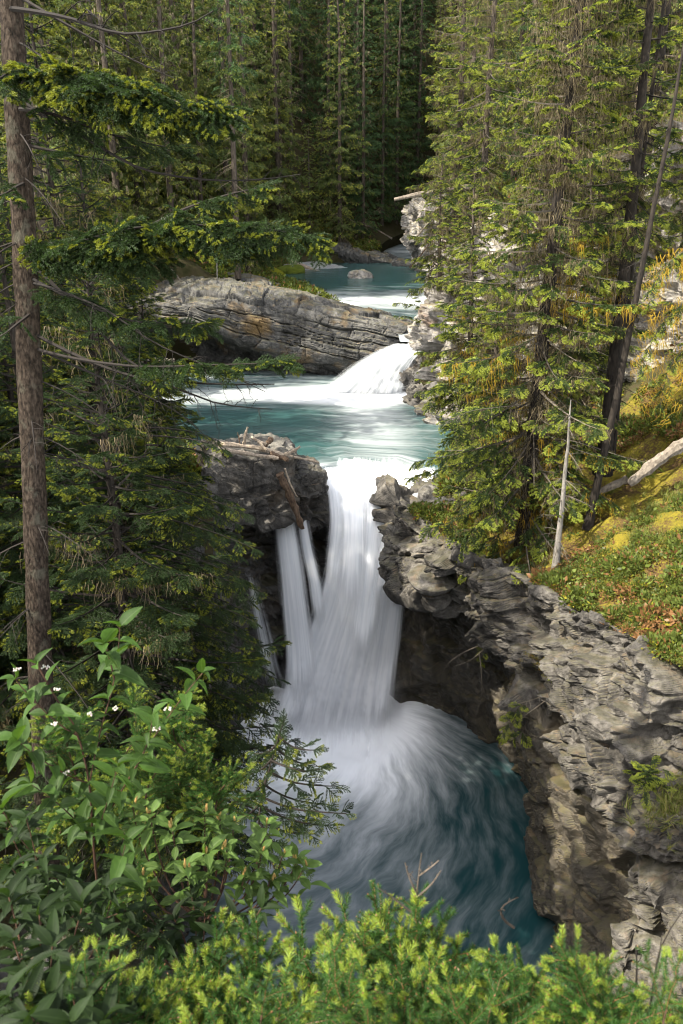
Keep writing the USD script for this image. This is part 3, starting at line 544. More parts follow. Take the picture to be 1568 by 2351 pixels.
m = mesh('middle_pool', np.stack([px, py, pz], -1).reshape(-1, 3), grid_faces(nx, ny), M['pool_mid'], smooth=True, prim={'flow': fl.reshape(-1, 3), 'foam': foam.ravel(), 'white': white.ravel()})
tag(m, kind='structure')
# upper river
ZR = pch([37.6, 38.2, 39.5, 41, 44, 47, 52, 58, 65, 69, 75, 90], [9.05, 9.35, 9.6, 9.8, 10.0, 10.2, 10.45, 10.6, 10.8, 11.1, 11.6, 12.2])
nx, ny = 150, 220
Yr = np.linspace(37.6, 90, ny)[None, :]; u = np.linspace(0, 1, nx)[:, None]
xl = np.interp(Yr, [37.6, 39, 43, 47, 53, 60, 64, 70, 90], [2.55, 2.4, -1.4, -3.6, -5.4, -4.6, -3.6, 1.0, 2]); xr = np.interp(Yr, [37.6, 39, 45, 55, 65, 75, 90], [4.3, 5.0, 5.6, 7.6, 8.6, 10, 12])
px = xl + u * (xr - xl); py = Yr + 0 * u
wn = fbm(np.stack([px * 0.5, py * 0.5, px * 0], -1), 4, 121) - 0.5
rap = np.exp(-((py - 44.5) / 3.6) ** 2) + 0.9 * np.exp(-((py - 70) / 4.0) ** 2) + 0.35 * np.exp(-((py - 62 - 0.5 * (px - 5)) / 2) ** 2) * sstep(2, 5, px) + 0.8 * sstep(40.5, 38.0, py)
pz = ZR(py) + 0.05 * wn + rap * 0.16 * (fbm(np.stack([px * 1.4, py * 1.0, px * 0], -1), 3, 122) - 0.5)
foam = 0.10 + 0.55 * rap + 0.28 * wn
fl = np.stack([px + wn, py * 0.9 + 0.25 * px + wn, 0 * px], -1)
m = mesh('upper_river', np.stack([px, py, pz], -1).reshape(-1, 3), grid_faces(nx, ny), M['river'], smooth=True, prim={'flow': fl.reshape(-1, 3), 'foam': foam.ravel()})
tag(m, kind='structure')

def fall(name, rows, mt, label, nu=120, nv=160, streaks=0.05, seed=0, edge=0.18, parent=None, bell=0.25, fade_top=0.0, fade_bot=0.0, dens=1.0):
    """rows from brink to foot: (left px, right px, y px, Y left, Y right). A sheet of water with rounded, thinning edges."""
    c = np.array([[P(a, y, Ya), P((a + b_) / 2, y, (Ya + Yb) / 2), P(b_, y, Yb)] for a, b_, y, Ya, Yb in rows])
    p = ctrl(c, nv, nu)
    uu = np.linspace(0, 1, nu)[None, :]; vv = np.linspace(0, 1, nv)[:, None]
    w = np.linalg.norm(p[:, -1] - p[:, 0], axis=1)[:, None]
    ln = np.r_[0, np.cumsum(np.linalg.norm(np.diff(p[:, nu // 2], axis=0), axis=1))][:, None]
    fx = uu * w.mean() * np.ones_like(vv); fy = ln + 0 * uu
    st = fbm(np.stack([fx * 3.2 + 0.0 * fy, fy * 0.22, fx * 0 + seed], -1), 4, seed) - 0.5
    st2 = fbm(np.stack([fx * 9, fy * 0.3, fx * 0 + seed], -1), 3, seed + 1) - 0.5
    p[..., 1] -= bell * (1 - (2 * uu - 1) ** 2) * np.ones_like(vv) + streaks * (st * 2.2 + st2 * 0.7) * sstep(0, 0.15, vv)
    e = np.minimum(uu, 1 - uu) / edge
    so = dens * (0.05 + 0.95 * sstep(0, 1, e)) * np.ones_like(vv)
    if fade_top: so = so * sstep(0, fade_top, vv)
    if fade_bot: so = so * sstep(0, fade_bot, 1 - vv)
    m = mesh(name, p.reshape(-1, 3), grid_faces(nv, nu), mt, parent, smooth=True, prim={'flow': np.stack([fx + seed * 3.1, fy, 0 * fx], -1).reshape(-1, 3), 'solid': so.ravel()})
    if label: tag(m, label, 'waterfall')
    return m
mf = xform('waterfall'); tag(mf, 'broad silky white main waterfall dropping into the lower pool', 'waterfall')
fall('water_sheet', [(785, 925, 1034, 27.0, 26.8), (772, 935, 1061, 25.7, 25.4), (764, 944, 1098, 24.75, 24.5), (762, 946, 1124, 24.25, 24.0), (764, 948, 1162, 23.9, 23.65), (752, 944, 1240, 23.55, 23.3), (730, 938, 1340, 23.3, 23.1), (695, 930, 1440, 23.1, 23.0), (655, 922, 1530, 22.8, 22.75), (625, 916, 1600, 22.2, 22.1), (602, 912, 1672, 21.3, 21.2), (585, 918, 1740, 20.2, 20.1)], M['fall'], None, 130, 190, 0.035, 1, 0.16, mf, 0.25, 0.22, 0.30, 1.15)
fall('water_strand', [(738, 790, 1066, 25.5, 25.4), (738, 800, 1100, 24.7, 24.6), (742, 806, 1126, 24.1, 24.0), (748, 812, 1190, 23.5, 23.4), (738, 805, 1290, 23.25, 23.15), (725, 800, 1390, 23.0, 22.9)], M['fall_thin'], None, 60, 120, 0.03, 3, 0.45, mf, 0.15, 0.06, 0.3)
fall('water_strand', [(775, 845, 1040, 26.6, 26.5), (770, 850, 1057, 25.8, 25.7), (765, 855, 1094, 24.8, 24.7), (766, 850, 1122, 24.0, 23.9), (775, 850, 1210, 23.2, 23.1), (755, 860, 1350, 22.8, 22.7), (725, 885, 1500, 22.5, 22.4)], M['fall'], None, 90, 150, 0.03, 5, 0.45, mf, 0.25, 0.2, 0.35, 1.1)
fall('water_strand', [(930, 1010, 1062, 26.1, 25.8), (920, 1010, 1079, 25.3, 24.9), (905, 1000, 1112, 24.5, 24.1), (885, 962, 1150, 23.9, 23.5), (855, 940, 1220, 23.3, 23.0), (825, 934, 1330, 22.85, 22.75), (790, 928, 1470, 22.5, 22.4)], M['fall'], None, 90, 150, 0.03, 6, 0.4, mf, 0.25, 0.2, 0.35, 1.1)
fall('water_strand', [(820, 900, 1120, 24.0, 24.0), (822, 898, 1160, 23.6, 23.5), (815, 890, 1260, 23.1, 23.0), (790, 885, 1400, 22.7, 22.6), (765, 880, 1540, 22.4, 22.3)], M['fall'], None, 90, 150, 0.03, 7, 0.5, mf, 0.25, 0.1, 0.3, 1.0)
fall('waterfall', [(622, 668, 1135, 23.9, 23.8), (624, 682, 1190, 23.5, 23.4), (630, 700, 1280, 23.2, 23.1), (638, 715, 1380, 23.0, 22.9), (645, 732, 1500, 22.7, 22.6), (640, 742, 1580, 22.2, 22.1), (630, 755, 1650, 21.5, 21.4)], M['fall_thin'], 'left side fall spilling from under the driftwood block, wider of the two strands', 80, 150, 0.03, 11, 0.4, None, 0.15, 0.04, 0.45, 1.1)
fall('waterfall', [(672, 692, 1120, 24.0, 23.95), (678, 708, 1180, 23.6, 23.5), (688, 724, 1260, 23.3, 23.2), (704, 746, 1350, 23.0, 22.9), (710, 765, 1460, 22.8, 22.7)], M['fall_thin'], 'thin side strand of water between the side fall and the main fall', 40, 120, 0.02, 13, 0.5, None, 0.1, 0.05, 0.25, 1.05)
fall('waterfall', [(556, 590, 1285, 21.8, 21.8), (562, 605, 1350, 21.6, 21.6), (574, 628, 1430, 21.5, 21.5), (586, 655, 1530, 21.4, 21.4), (595, 690, 1610, 21.3, 21.3)], M['fall_thin'], 'faint trickle fall half hidden behind the left spruce boughs', 40, 90, 0.02, 15, 0.5, None, 0.1, 0.3, 0.3, 0.42)
uw = xform('waterfall'); tag(uw, 'short fanning upper waterfall between the tilted slab and the right bank', 'waterfall')
fall('water_sheet', [(905, 1012, 786, 38.0, 37.5), (868, 990, 800, 37.6, 37.1), (820, 960, 825, 37.1, 36.6), (775, 945, 858, 36.7, 36.2), (740, 940, 885, 36.3, 35.8), (690, 940, 918, 35.8, 35.2)], M['fall_up'], None, 130, 110, 0.03, 17, 0.2, uw, 0.4, 0.06, 0.2, 1.2)
fall('water_strand', [(936, 1010, 752, 38.1, 37.9), (934, 1012, 762, 37.9, 37.7), (930, 1010, 785, 37.7, 37.5), (925, 1005, 806, 37.5, 37.2)], M['fall_thin'], None, 60, 50, 0.02, 19, 0.3, uw, 0.15, 0.1, 0.2)
# spray drifting at the foot of the falls
M['mist'] = mat('mist_look', {'tc': ('texture_coordinate', {}), 'ln': ('vector_math', {'math_type': 'length'}), 'mr': ('map_range', {'range_type': 'smoothstep', 'from_min': 1.0, 'from_max': 0.15, 'to_min': 0, 'to_max': 1, 'clamp': True}),
    'n': ('noise_texture', {'scale': 2.2, 'detail': 4, 'roughness': 0.55}), 'nr': ('map_range', {'from_min': 0.35, 'from_max': 0.68, 'to_min': 0.1, 'to_max': 1, 'clamp': True}), 'm': ('math', {'math_type': 'multiply'}), 'd': ('math', {'math_type': 'multiply', 'value2': 0.55}),
    'v': ('principled_volume', {'color': (0.985, 0.985, 0.985), 'anisotropy': 0.1})}, [('tc.object', 'ln.vector1'), ('ln.value', 'mr.value'), ('tc.object', 'n.vector'), ('n.fac', 'nr.value'), ('mr.result', 'm.value1'), ('nr.result', 'm.value2'), ('m.value', 'd.value1'), ('d.value', 'v.density')], volume='v.volume')
for at, sc, lab in ((P(775, 1600, 21.9), (2.3, 1.8, 1.75), 'white spray drifting at the foot of the main fall'),):
    isph = trimesh.creation.icosphere(3)
    mm_ = mesh('mist', isph.vertices, isph.faces, M['mist']); UsdGeom.Xformable(mm_).AddTranslateOp().Set(Gf.Vec3d(*map(float, at))); UsdGeom.Xformable(mm_).AddScaleOp().Set(Gf.Vec3f(*sc)); tag(mm_, lab, 'mist', kind='stuff')
# ------------------------------------------------------------------ foliage tools
from scipy.spatial.transform import Rotation
def make_spray(length, nl, nw, step, per, tip, seed, nside=7, droop=0.25, flat=0.55, sub=0.5, stem_r=0.004, lean=0.85, bud=0.0, jag=0.25, plump=1.0, tipp=1.0):
    """A flat spray of conifer twigs along +x: stems and single needles. tint: new growth, stem, random."""
    rng = np.random.default_rng(seed); B = Bag(); stems = []
    s = np.linspace(0, 1, 7)
    wig = rng.normal(0, 0.02, (7, 3)) * length; wig[0] = 0
    main = np.stack([s * length, 0 * s, -droop * length * s ** 2], 1) + wig
    stems.append((main, 1.0))
    for k in range(nside):
        f = 0.12 + 0.8 * (k + rng.uniform(0, 0.6)) / nside
        o = np.array([np.interp(f, s, main[:, i]) for i in range(3)])
        a = math.radians(rng.uniform(38, 62)) * (1 if k % 2 else -1)
        L = ((1 - f) * sub + 0.12) * length * rng.uniform(0.75, 1.2)
        q = np.linspace(0, 1, 5)[:, None]
        d = np.array([math.cos(a), math.sin(a), rng.uniform(-0.15, 0.1)])
        stems.append((o + q * d * L + q ** 2 * np.array([0.15 * L, 0, -0.22 * L]) + rng.normal(0, 0.02, (5, 3)) * L * q, 0.7))
    for pts, w in stems:
        seg = np.linalg.norm(np.diff(pts, axis=0), axis=1); cum = np.r_[0, np.cumsum(seg)]; Lt = cum[-1]
        if stem_r > 0: 
            v, f = tube(pts, np.linspace(stem_r * w, stem_r * 0.4, len(pts)), 3, cap=False); B.add(v, f, (0, 1, rng.uniform()))
        n = max(2, int(Lt / step)); at = (np.arange(n) + rng.uniform(0, 1, n)) / n * Lt
        at = np.repeat(at, per); m = len(at)
        pos = np.stack([np.interp(at, cum, pts[:, i]) for i in range(3)], 1)
        i = np.clip(np.searchsorted(cum, at) - 1, 0, len(pts) - 2); ax = norm(pts[i + 1] - pts[i])
        ref = np.array([0, 0, 1.0]); y = norm(np.cross(ref, ax)); z = np.cross(ax, y)
        ph = rng.uniform(0, 2 * np.pi, m); rad = np.cos(ph)[:, None] * y + np.sin(ph)[:, None] * z * flat
        istip = ((Lt - at) < tip) & (rng.uniform() < tipp)
        fwd = np.where(istip, 1.15 * lean, 0.75 * lean) + rng.normal(0, jag, m)
        d = norm(rad + fwd[:, None] * ax)
        side = norm(np.cross(d, rng.normal(0, 1, (m, 3))))
        ln = nl * rng.uniform(0.7, 1.15, m) * np.where(istip, plump, 1.0); wd = nw * rng.uniform(0.8, 1.2, m) * np.where(istip, plump, 1.0)
        v = np.stack([pos - side * wd[:, None] / 2, pos + side * wd[:, None] / 2, pos + d * ln[:, None]], 1).reshape(-1, 3)
        r = np.repeat(rng.uniform(0, 1, m) * 0.6 + 0.4 * rng.uniform(), 3)
        tt = np.stack([np.repeat(istip * rng.uniform(0.65, 1.0, m), 3), 0 * r, r], 1)
        B.add(v, np.arange(3 * m).reshape(-1, 3), tt)
        if bud and rng.uniform() < 0.6:
            v, f = tube(np.array([pts[-1], pts[-1] + norm(pts[-1] - pts[-2]) * bud]), [bud * 0.45, bud * 0.12], 4); B.add(v, f, (0, 1, 1))
    return B.arrays()
def make_beard(length, nstr, seed, w=0.012, tint=(0, 0)):
    """Hanging lichen: ragged strips that drop from a twig along +x."""
    rng = np.random.default_rng(seed); B = Bag()
    for k in range(nstr):
        x0 = rng.uniform(0, length); L = rng.uniform(0.25, 1.0) * length * 0.8; n = 5
        q = np.linspace(0, 1, n)
        c = np.stack([x0 + rng.normal(0, 0.10) * length * q + 0.02 * np.sin(q * 7 + k), rng.normal(0, 0.12) * length * q + rng.normal(0, 0.03), -L * q], 1) + rng.normal(0, 0.012, (n, 3))
        a = rng.uniform(0, np.pi); o = np.array([math.cos(a), math.sin(a), 0]) * (w * np.linspace(1, 0.25, n))[:, None]
        v = np.stack([c - o, c + o], 1).reshape(-1, 3)
        f = np.array([[2 * i, 2 * i + 1, 2 * i + 3] for i in range(n - 1)] + [[2 * i, 2 * i + 3, 2 * i + 2] for i in range(n - 1)])
        B.add(v, f, (tint[0] if rng.uniform() > tint[1] else 1.0, 0, rng.uniform()))
    return B.arrays()
def frame(pos, d, upv, scale):
    d = norm(np.asarray(d, float)); y = norm(np.cross(upv, d)); z = np.cross(d, y)
    m = np.zeros((len(d), 4, 4)); s = np.asarray(scale, float)[:, None]
    m[:, :3, 0], m[:, :3, 1], m[:, :3, 2], m[:, :3, 3], m[:, 3, 3] = d * s, y * s, z * s, pos, 1
    return m
def bake(bag, spray, mats, rng, tipmul=None):
    v, f, t = spray
    if len(mats) == 0: return
    p = np.einsum('kij,nj->kni', mats[:, :3, :3], v) + mats[:, None, :3, 3]
    tt = np.broadcast_to(t, (len(mats),) + t.shape).copy()
    tt[..., 2] = np.clip(tt[..., 2] * 0.5 + rng.uniform(0, 0.5, len(mats))[:, None], 0, 1)
    if tipmul is not None: tt[..., 0] *= np.asarray(tipmul)[:, None]
    k = np.arange(len(mats))[:, None, None] * len(v)
    bag.add(p.reshape(-1, 3), (f[None] + k).reshape(-1, 3), tt.reshape(-1, 3))
def instancer(name, parent, protos, sets, kind='stuff'):
    """protos: (v, f, tint, material); sets: for each the (k, 4, 4) matrices of its copies, in the parent's space."""
    path = numbered(root_of(parent) + '/' + name)
    pi = UsdGeom.PointInstancer.Define(stage, path); pos, quat, sc, idx = [], [], [], []
    UsdGeom.Scope.Define(stage, path + '/kinds')
    for k, ((v, f, t, mt), m) in enumerate(zip(protos, sets)):
        pm = mesh('sprig', v, f, mt, stage.GetPrimAtPath(path + '/kinds'), prim={'tint': t})
        pi.CreatePrototypesRel().AddTarget(pm.GetPath())
        if len(m) == 0: continue
        s = np.linalg.norm(m[:, :3, 0], axis=1)
        pos.append(m[:, :3, 3]); quat.append(Rotation.from_matrix(m[:, :3, :3] / s[:, None, None]).as_quat()); sc.append(np.repeat(s[:, None], 3, 1)); idx.append(np.full(len(m), k))
    pos, quat, sc, idx = np.vstack(pos), np.vstack(quat), np.vstack(sc), np.concatenate(idx)
    pi.CreatePositionsAttr(Vt.Vec3fArray.FromNumpy(pos.astype(np.float32))); pi.CreateScalesAttr(Vt.Vec3fArray.FromNumpy(sc.astype(np.float32)))
    pi.CreateOrientationsAttr(Vt.QuathArray([Gf.Quath(float(q[3]), float(q[0]), float(q[1]), float(q[2])) for q in quat]))
    pi.CreateProtoIndicesAttr(Vt.IntArray.FromNumpy(idx.astype(np.int32)))
    if kind: pi.GetPrim().SetCustomDataByKey('kind', kind)
    return pi
def along(pts, spacing, f0, rng, size, yaw=(30, 70), pitch=(-0.35, 0.05), tip=True, taper=0.6, upjit=0.25):
    """Frames of the sprays that clothe a bough, alternately left and right of it."""
    pts = np.asarray(pts, float); cum = np.r_[0, np.cumsum(np.linalg.norm(np.diff(pts, axis=0), axis=1))]; L = cum[-1]
    n = max(1, int(L * (1 - f0) / spacing)); at = L * (f0 + (1 - f0) * (np.arange(n) + rng.uniform(0, 1, n)) / n)
    if tip: at = np.r_[at, L * 0.97]
    pos = np.stack([np.interp(at, cum, pts[:, i]) for i in range(3)], 1)
    i = np.clip(np.searchsorted(cum, at) - 1, 0, len(pts) - 2); ax = norm(pts[i + 1] - pts[i])
    h = norm(np.cross([0, 0, 1.0], ax)); sg = np.where(np.arange(len(at)) % 2, 1.0, -1.0); a = np.radians(rng.uniform(*yaw, len(at)))
    if tip: a[-1] = 0
    d = np.cos(a)[:, None] * ax + (sg * np.sin(a))[:, None] * h + rng.uniform(*pitch, len(at))[:, None] * np.array([0, 0, 1.0])
    up_ = np.array([0, 0, 1.0]) + rng.normal(0, upjit, (len(at), 3))
    return pos, d, up_, size * (1 - taper * (at / L) ** 2 * 0.6) * rng.uniform(0.75, 1.2, len(at))
def twigs(bag, pts, r0, rng, levels=2, n=10, ln=0.35, sides=4, sag=0.3, tint=(0, 0, 0.5), up_=0.0, f0=0.15):
    """A bare bough: a tapering stem with side twigs, and twigs on those."""
    pts = np.asarray(pts, float); k = len(pts)
    v, f = tube(pts, np.linspace(r0, max(r0 * 0.22, 0.0015), k), sides, cap=False); bag.add(v, f, (tint[0], tint[1], np.clip(tint[2] + rng.normal(0, 0.2), 0, 1)))
    if levels == 0: return
    L = np.linalg.norm(np.diff(pts, axis=0), axis=1).sum()
    for j in range(n):
        q = f0 + (0.98 - f0) * (j + rng.uniform(0, 1)) / n; i = min(int(q * (k - 1)), k - 2)
        o = pts[i] + (q * (k - 1) - i) * (pts[i + 1] - pts[i]); ax = norm(pts[i + 1] - pts[i])
        side = norm(np.cross(ax, rng.normal(0, 1, 3)) + np.array([0, 0, up_])); d = norm(ax * rng.uniform(0.3, 1.0) + side)
        l = ln * L * (1.05 - q) * rng.uniform(0.5, 1.3) + 0.03 * L; s = np.linspace(0, 1, 5)[:, None]
        p = o + s * d * l + s ** 2 * np.array([0, 0, -sag * l]) + rng.normal(0, 0.04, (5, 3)) * l * s
        twigs(bag, p, r0 * 0.42 * (1 - 0.5 * q), rng, levels - 1, max(3, n // 2), ln * 0.9, 3, sag, tint, up_)

def tree_branches(h, r, zb, nbr, rng, shape=0.85, low=-22, high=25, trunk=None, tmax=0.985, sag=0.18):
    """Centre lines of a conifer's branches, in the tree's own space."""
    out = []
    for k in range(nbr):
        t = ((k + rng.uniform(0, 1)) / nbr) ** 1.12 * tmax; z = zb + (h - zb) * t
        L = max(0.18, r * (1 - t) ** shape * (0.55 + 0.45 * min(1, t * 6 + 0.3)) * rng.uniform(0.5, 1.25)); az = k * 2.39996 + rng.uniform(-0.4, 0.4)
        e = math.radians(low + (high - low) * t + rng.normal(0, 7)); q = np.linspace(0, 1, 6)[:, None]
        d = np.array([math.cos(az) * math.cos(e), math.sin(az) * math.cos(e), math.sin(e)])
        o = np.array([0, 0, z]) if trunk is None else trunk(z)
        out.append((o + q * d * L + np.array([0, 0, 1.0]) * L * (-sag * q * (1 - t) + sag * 1.1 * q ** 2), t, L))
    return out
def trunk_line(h, rng, wob=0.06, lean=(0, 0)):
    z = np.linspace(0, h, 9); w = np.cumsum(rng.normal(0, wob, (9, 2)), 0) * (z / h)[:, None]
    w = w + np.outer((z / h), lean); w -= w[0]
    f = PchipInterpolator(z, np.c_[w, z], axis=0)
    return lambda q: f(np.clip(q, 0, h))

# ------------------------------------------------------------------ the forest behind: kinds, then one thing per tree
S_far = [make_spray(0.75, 0.16, 0.07, 0.07, 3, 0.16, 200 + i, nside=6, droop=0.3, stem_r=0, flat=0.8) for i in range(3)]
S_fardead = [make_beard(0.6, 9, 210 + i, 0.016) for i in range(2)]
def far_kind(name, h, r, zb, nbr, seed, mats, dead_n, dead_f=0.5, rt=0.16, spacing=0.27, size=1.05, tipp=0.6, shape=0.85, low=-25):
    rng = np.random.default_rng(seed)
    cls = stage.CreateClassPrim('/World/' + name); tl = trunk_line(h, rng, 0.05)
    zt = np.linspace(0, h, 12); v, f = tube(tl(zt), rt * (1 - zt / h) ** 0.8 + 0.012, 6)
    mesh('trunk', v, f, mats[0], cls, smooth=True)
    cr, de = Bag(), Bag()
    acc = [[] for _ in S_far]; tips = [[] for _ in S_far]
    for pts, t, L in tree_branches(h, r, zb, nbr, rng, shape, low, trunk=tl):
        pos, d, u, s = along(pts, spacing, 0.25 if L > 0.6 else 0.0, rng, size * (0.35 + 0.28 * min(L, 1.8)), pitch=(-0.5, -0.05))
        k = rng.integers(len(S_far)); acc[k].append(frame(pos, d, u, s)); tips[k].append(np.full(len(pos), float(rng.uniform() < tipp)) * rng.uniform(0.5, 1))
        if rng.uniform() < dead_f:
            pos, d, u, s = along(pts, 0.45, 0.1, rng, 0.8, tip=False)
            bake(de, S_fardead[k % 2], frame(pos, d, np.tile([0, 0, 1.0], (len(pos), 1)), s * 0.9), rng)
    for k in range(len(S_far)):
        if acc[k]: bake(cr, S_far[k], np.concatenate(acc[k]), rng, np.concatenate(tips[k]))
    for k in range(dead_n):
        z = rng.uniform(0.08, 1.0) * max(zb, 2.0) + 0.5; az = rng.uniform(0, 6.28); L = r * rng.uniform(0.3, 0.8); q = np.linspace(0, 1, 5)[:, None]
        twigs(de, tl(z) + q * np.array([math.cos(az), math.sin(az), -0.25]) * L - q ** 2 * [0, 0, 0.25 * L], 0.016, rng, 1, 6, 0.4, 3, 0.5, (0, 0, 0.7))
    if cr.n: cr.mesh('crown', mats[1], cls)
    if de.n: de.mesh('dead_branches', mats[2], cls)
    return cls
KINDS = [far_kind('tall_spruce_kind', 21, 1.9, 1.2, 180, 301, (M['bark'], M['needle_far'], M['dead_far']), 24, 0.8),
         far_kind('dark_spruce_kind', 23, 1.75, 1.0, 210, 302, (M['bark'], M['needle_far_dark'], M['dead_far']), 18, 0.6, tipp=0.35),
         far_kind('mossy_spruce_kind', 22, 1.8, 2.0, 150, 303, (M['bark'], M['needle_far'], M['dead_far']), 46, 0.95, tipp=0.5),
         far_kind('bare_stem_spruce_kind', 23, 1.6, 9.0, 120, 304, (M['bark'], M['needle_far_dark'], M['dead_far']), 60, 0.5),
         far_kind('young_spruce_kind', 7, 1.25, 0.3, 110, 305, (M['bark'], M['needle_far'], M['dead_far']), 0, 0.1, rt=0.07, spacing=0.3, size=0.85),
         far_kind('dead_snag_kind', 11, 0.9, 20, 0, 306, (M['bark_pale'], M['needle_far'], M['twig_grey']), 55, 0, rt=0.10)]
KN = ['spruce_tree', 'spruce_tree', 'spruce_tree', 'spruce_tree', 'young_spruce', 'dead_tree']
def place(kind, x, y, z, s, rz, label, group, name=None):
    o = xform(name or KN[kind], (x, y, z), rz, (s * 1.0, s * 1.0, s))
    o.GetPrim().GetReferences().AddInternalReference(KINDS[kind].GetPath()); o.GetPrim().SetInstanceable(True)
    tag(o, label, 'tree', group); return o
def seen(x, y, z):
    d = np.array([x, y, z]) - CAM; w = d @ FWD
    return 784 + FD * d[0] / w, 1175.5 - FD * (d @ UP) / w
rng = np.random.default_rng(77)
LOOK = ['tall green spruce with pale sprays', 'tall deep green spruce', 'tall spruce hung with grey brown lichen', 'tall spruce with a long bare stem', 'small young green spruce']
WHERE = {'left': 'on the left hillside behind the tilted slab', 'back': 'in the forest across the river', 'right': 'on the right bank behind the rock bluff', 'near': 'on the near left bank beyond the foreground trunk'}
PLUR = ['pale sprayed spruces', 'deep green spruces', 'lichened spruces', 'bare stemmed spruces', 'young spruces']
spots = []
def sow(n, ys, sp, region):
    """Dart throwing on the banks."""
    for _ in range(n):
        y = rng.uniform(*ys)
        if region in ('left', 'near'): x = XL(y) - 1.6 - rng.uniform(0, 0.46 * y + 4)
        elif region == 'right': x = XR(y) + (1.2 if y > 44 else 3.0) + rng.uniform(0, 0.46 * y)
        else: x = rng.uniform(-0.46 * y - 2, 0.46 * y + 2)
        if region == 'back' and XL(y) - 0.3 < x < XR(y) + 1.2 and y < 88: continue
        x = float(x); z = float(left_z(x, y) if x < XL(y) else right_z(x, y)); px_, py_ = seen(x, y, z + 1)
        if not -180 < px_ < 1750: continue
        if region == 'left' and y < 47 and 410 < px_ < 720: continue          # open top of the slab
        if any((x - a) ** 2 + (y - b_) ** 2 < sp * sp for a, b_, *_ in spots): continue
        spots.append((x, y, z, region))
sow(1500, (41, 66), 2.0, 'left'); sow(500, (46, 72), 2.3, 'right'); sow(3000, (64, 98), 2.5, 'back'); sow(260, (25, 40), 2.4, 'near')
spots.sort(key=lambda s: s[1])
n_thing, rest = 0, []
for x, y, z, reg in spots:
    u_ = rng.uniform()
    if reg in ('left', 'near'): k = 0 if u_ < 0.28 else 1 if u_ < 0.42 else 2 if u_ < 0.86 else 3 if u_ < 0.91 else 4
    elif reg == 'back': k = 1 if u_ < 0.62 else 0 if u_ < 0.78 else 3 if u_ < 0.92 else 2
    else: k = 0 if u_ < 0.5 else 2 if u_ < 0.8 else 4 if u_ < 0.9 else 1
    s = rng.uniform(0.82, 1.2); rz = rng.uniform(0, 360)
    if n_thing < 285:
        place(k, x, y, z - 0.25, s, rz, LOOK[k] + ' ' + WHERE[reg], PLUR[k] + ' ' + WHERE[reg]); n_thing += 1
    else: rest.append((k, x, y, z, s, rz))
if rest:
    fo = UsdGeom.PointInstancer.Define(stage, '/World/forest'); fo.GetPrim().SetCustomDataByKey('kind', 'stuff')
    tag(fo, 'dense far forest of spruces closing the top of the picture', 'forest')
    for k in range(4):
        src = UsdGeom.Xform.Define(stage, f'/World/forest/kinds/kind_{k}'); src.GetPrim().GetReferences().AddInternalReference(KINDS[k].GetPath()); src.GetPrim().SetInstanceable(True)
        fo.CreatePrototypesRel().AddTarget(src.GetPath())
    fo.CreatePositionsAttr(Vt.Vec3fArray([Gf.Vec3f(x, y, z - 0.25) for k, x, y, z, s, rz in rest])); fo.CreateScalesAttr(Vt.Vec3fArray([Gf.Vec3f(s) for *_, s, rz in rest]))
    fo.CreateOrientationsAttr(Vt.QuathArray([Gf.Quath(math.cos(math.radians(rz) / 2), 0, 0, math.sin(math.radians(rz) / 2)) for *_, rz in rest]))
    fo.CreateProtoIndicesAttr(Vt.IntArray([min(k, 3) for k, *_ in rest]))
print('far trees', len(spots), 'rest', len(rest))

# ------------------------------------------------------------------ nearer trees, each its own
S_mid = [make_spray(0.62, 0.06, 0.022, 0.020, 5, 0.07, 320 + i, nside=8, droop=0.3, stem_r=0.004) for i in range(3)]
S_midtip = [make_spray(0.55, 0.06, 0.024, 0.020, 5, 0.16, 330 + i, nside=8, droop=0.15, stem_r=0.004) for i in range(2)]
S_beard = [make_beard(0.6, 20, 340 + i, 0.007, (0.0, 0.12)) for i in range(2)]
S_gold = [make_beard(0.6, 20, 345 + i, 0.007, (0.0, 0.75)) for i in range(1)]
S_left = [make_spray(0.42, 0.03, 0.009, 0.010, 6, 0.0, 350 + i, nside=9, droop=0.25, stem_r=0.003) for i in range(2)] + [make_spray(0.40, 0.032, 0.010, 0.010, 6, 0.07, 355 + i, nside=9, droop=0.15, stem_r=0.003) for i in range(2)]
S_near = [make_spray(0.24, 0.017, 0.0019, 0.0030, 9, 0.034, 360 + i, nside=5, droop=0.1, stem_r=0.0022, bud=0.006, flat=0.9, plump=1.1, jag=0.15, tipp=0.62) for i in range(3)]
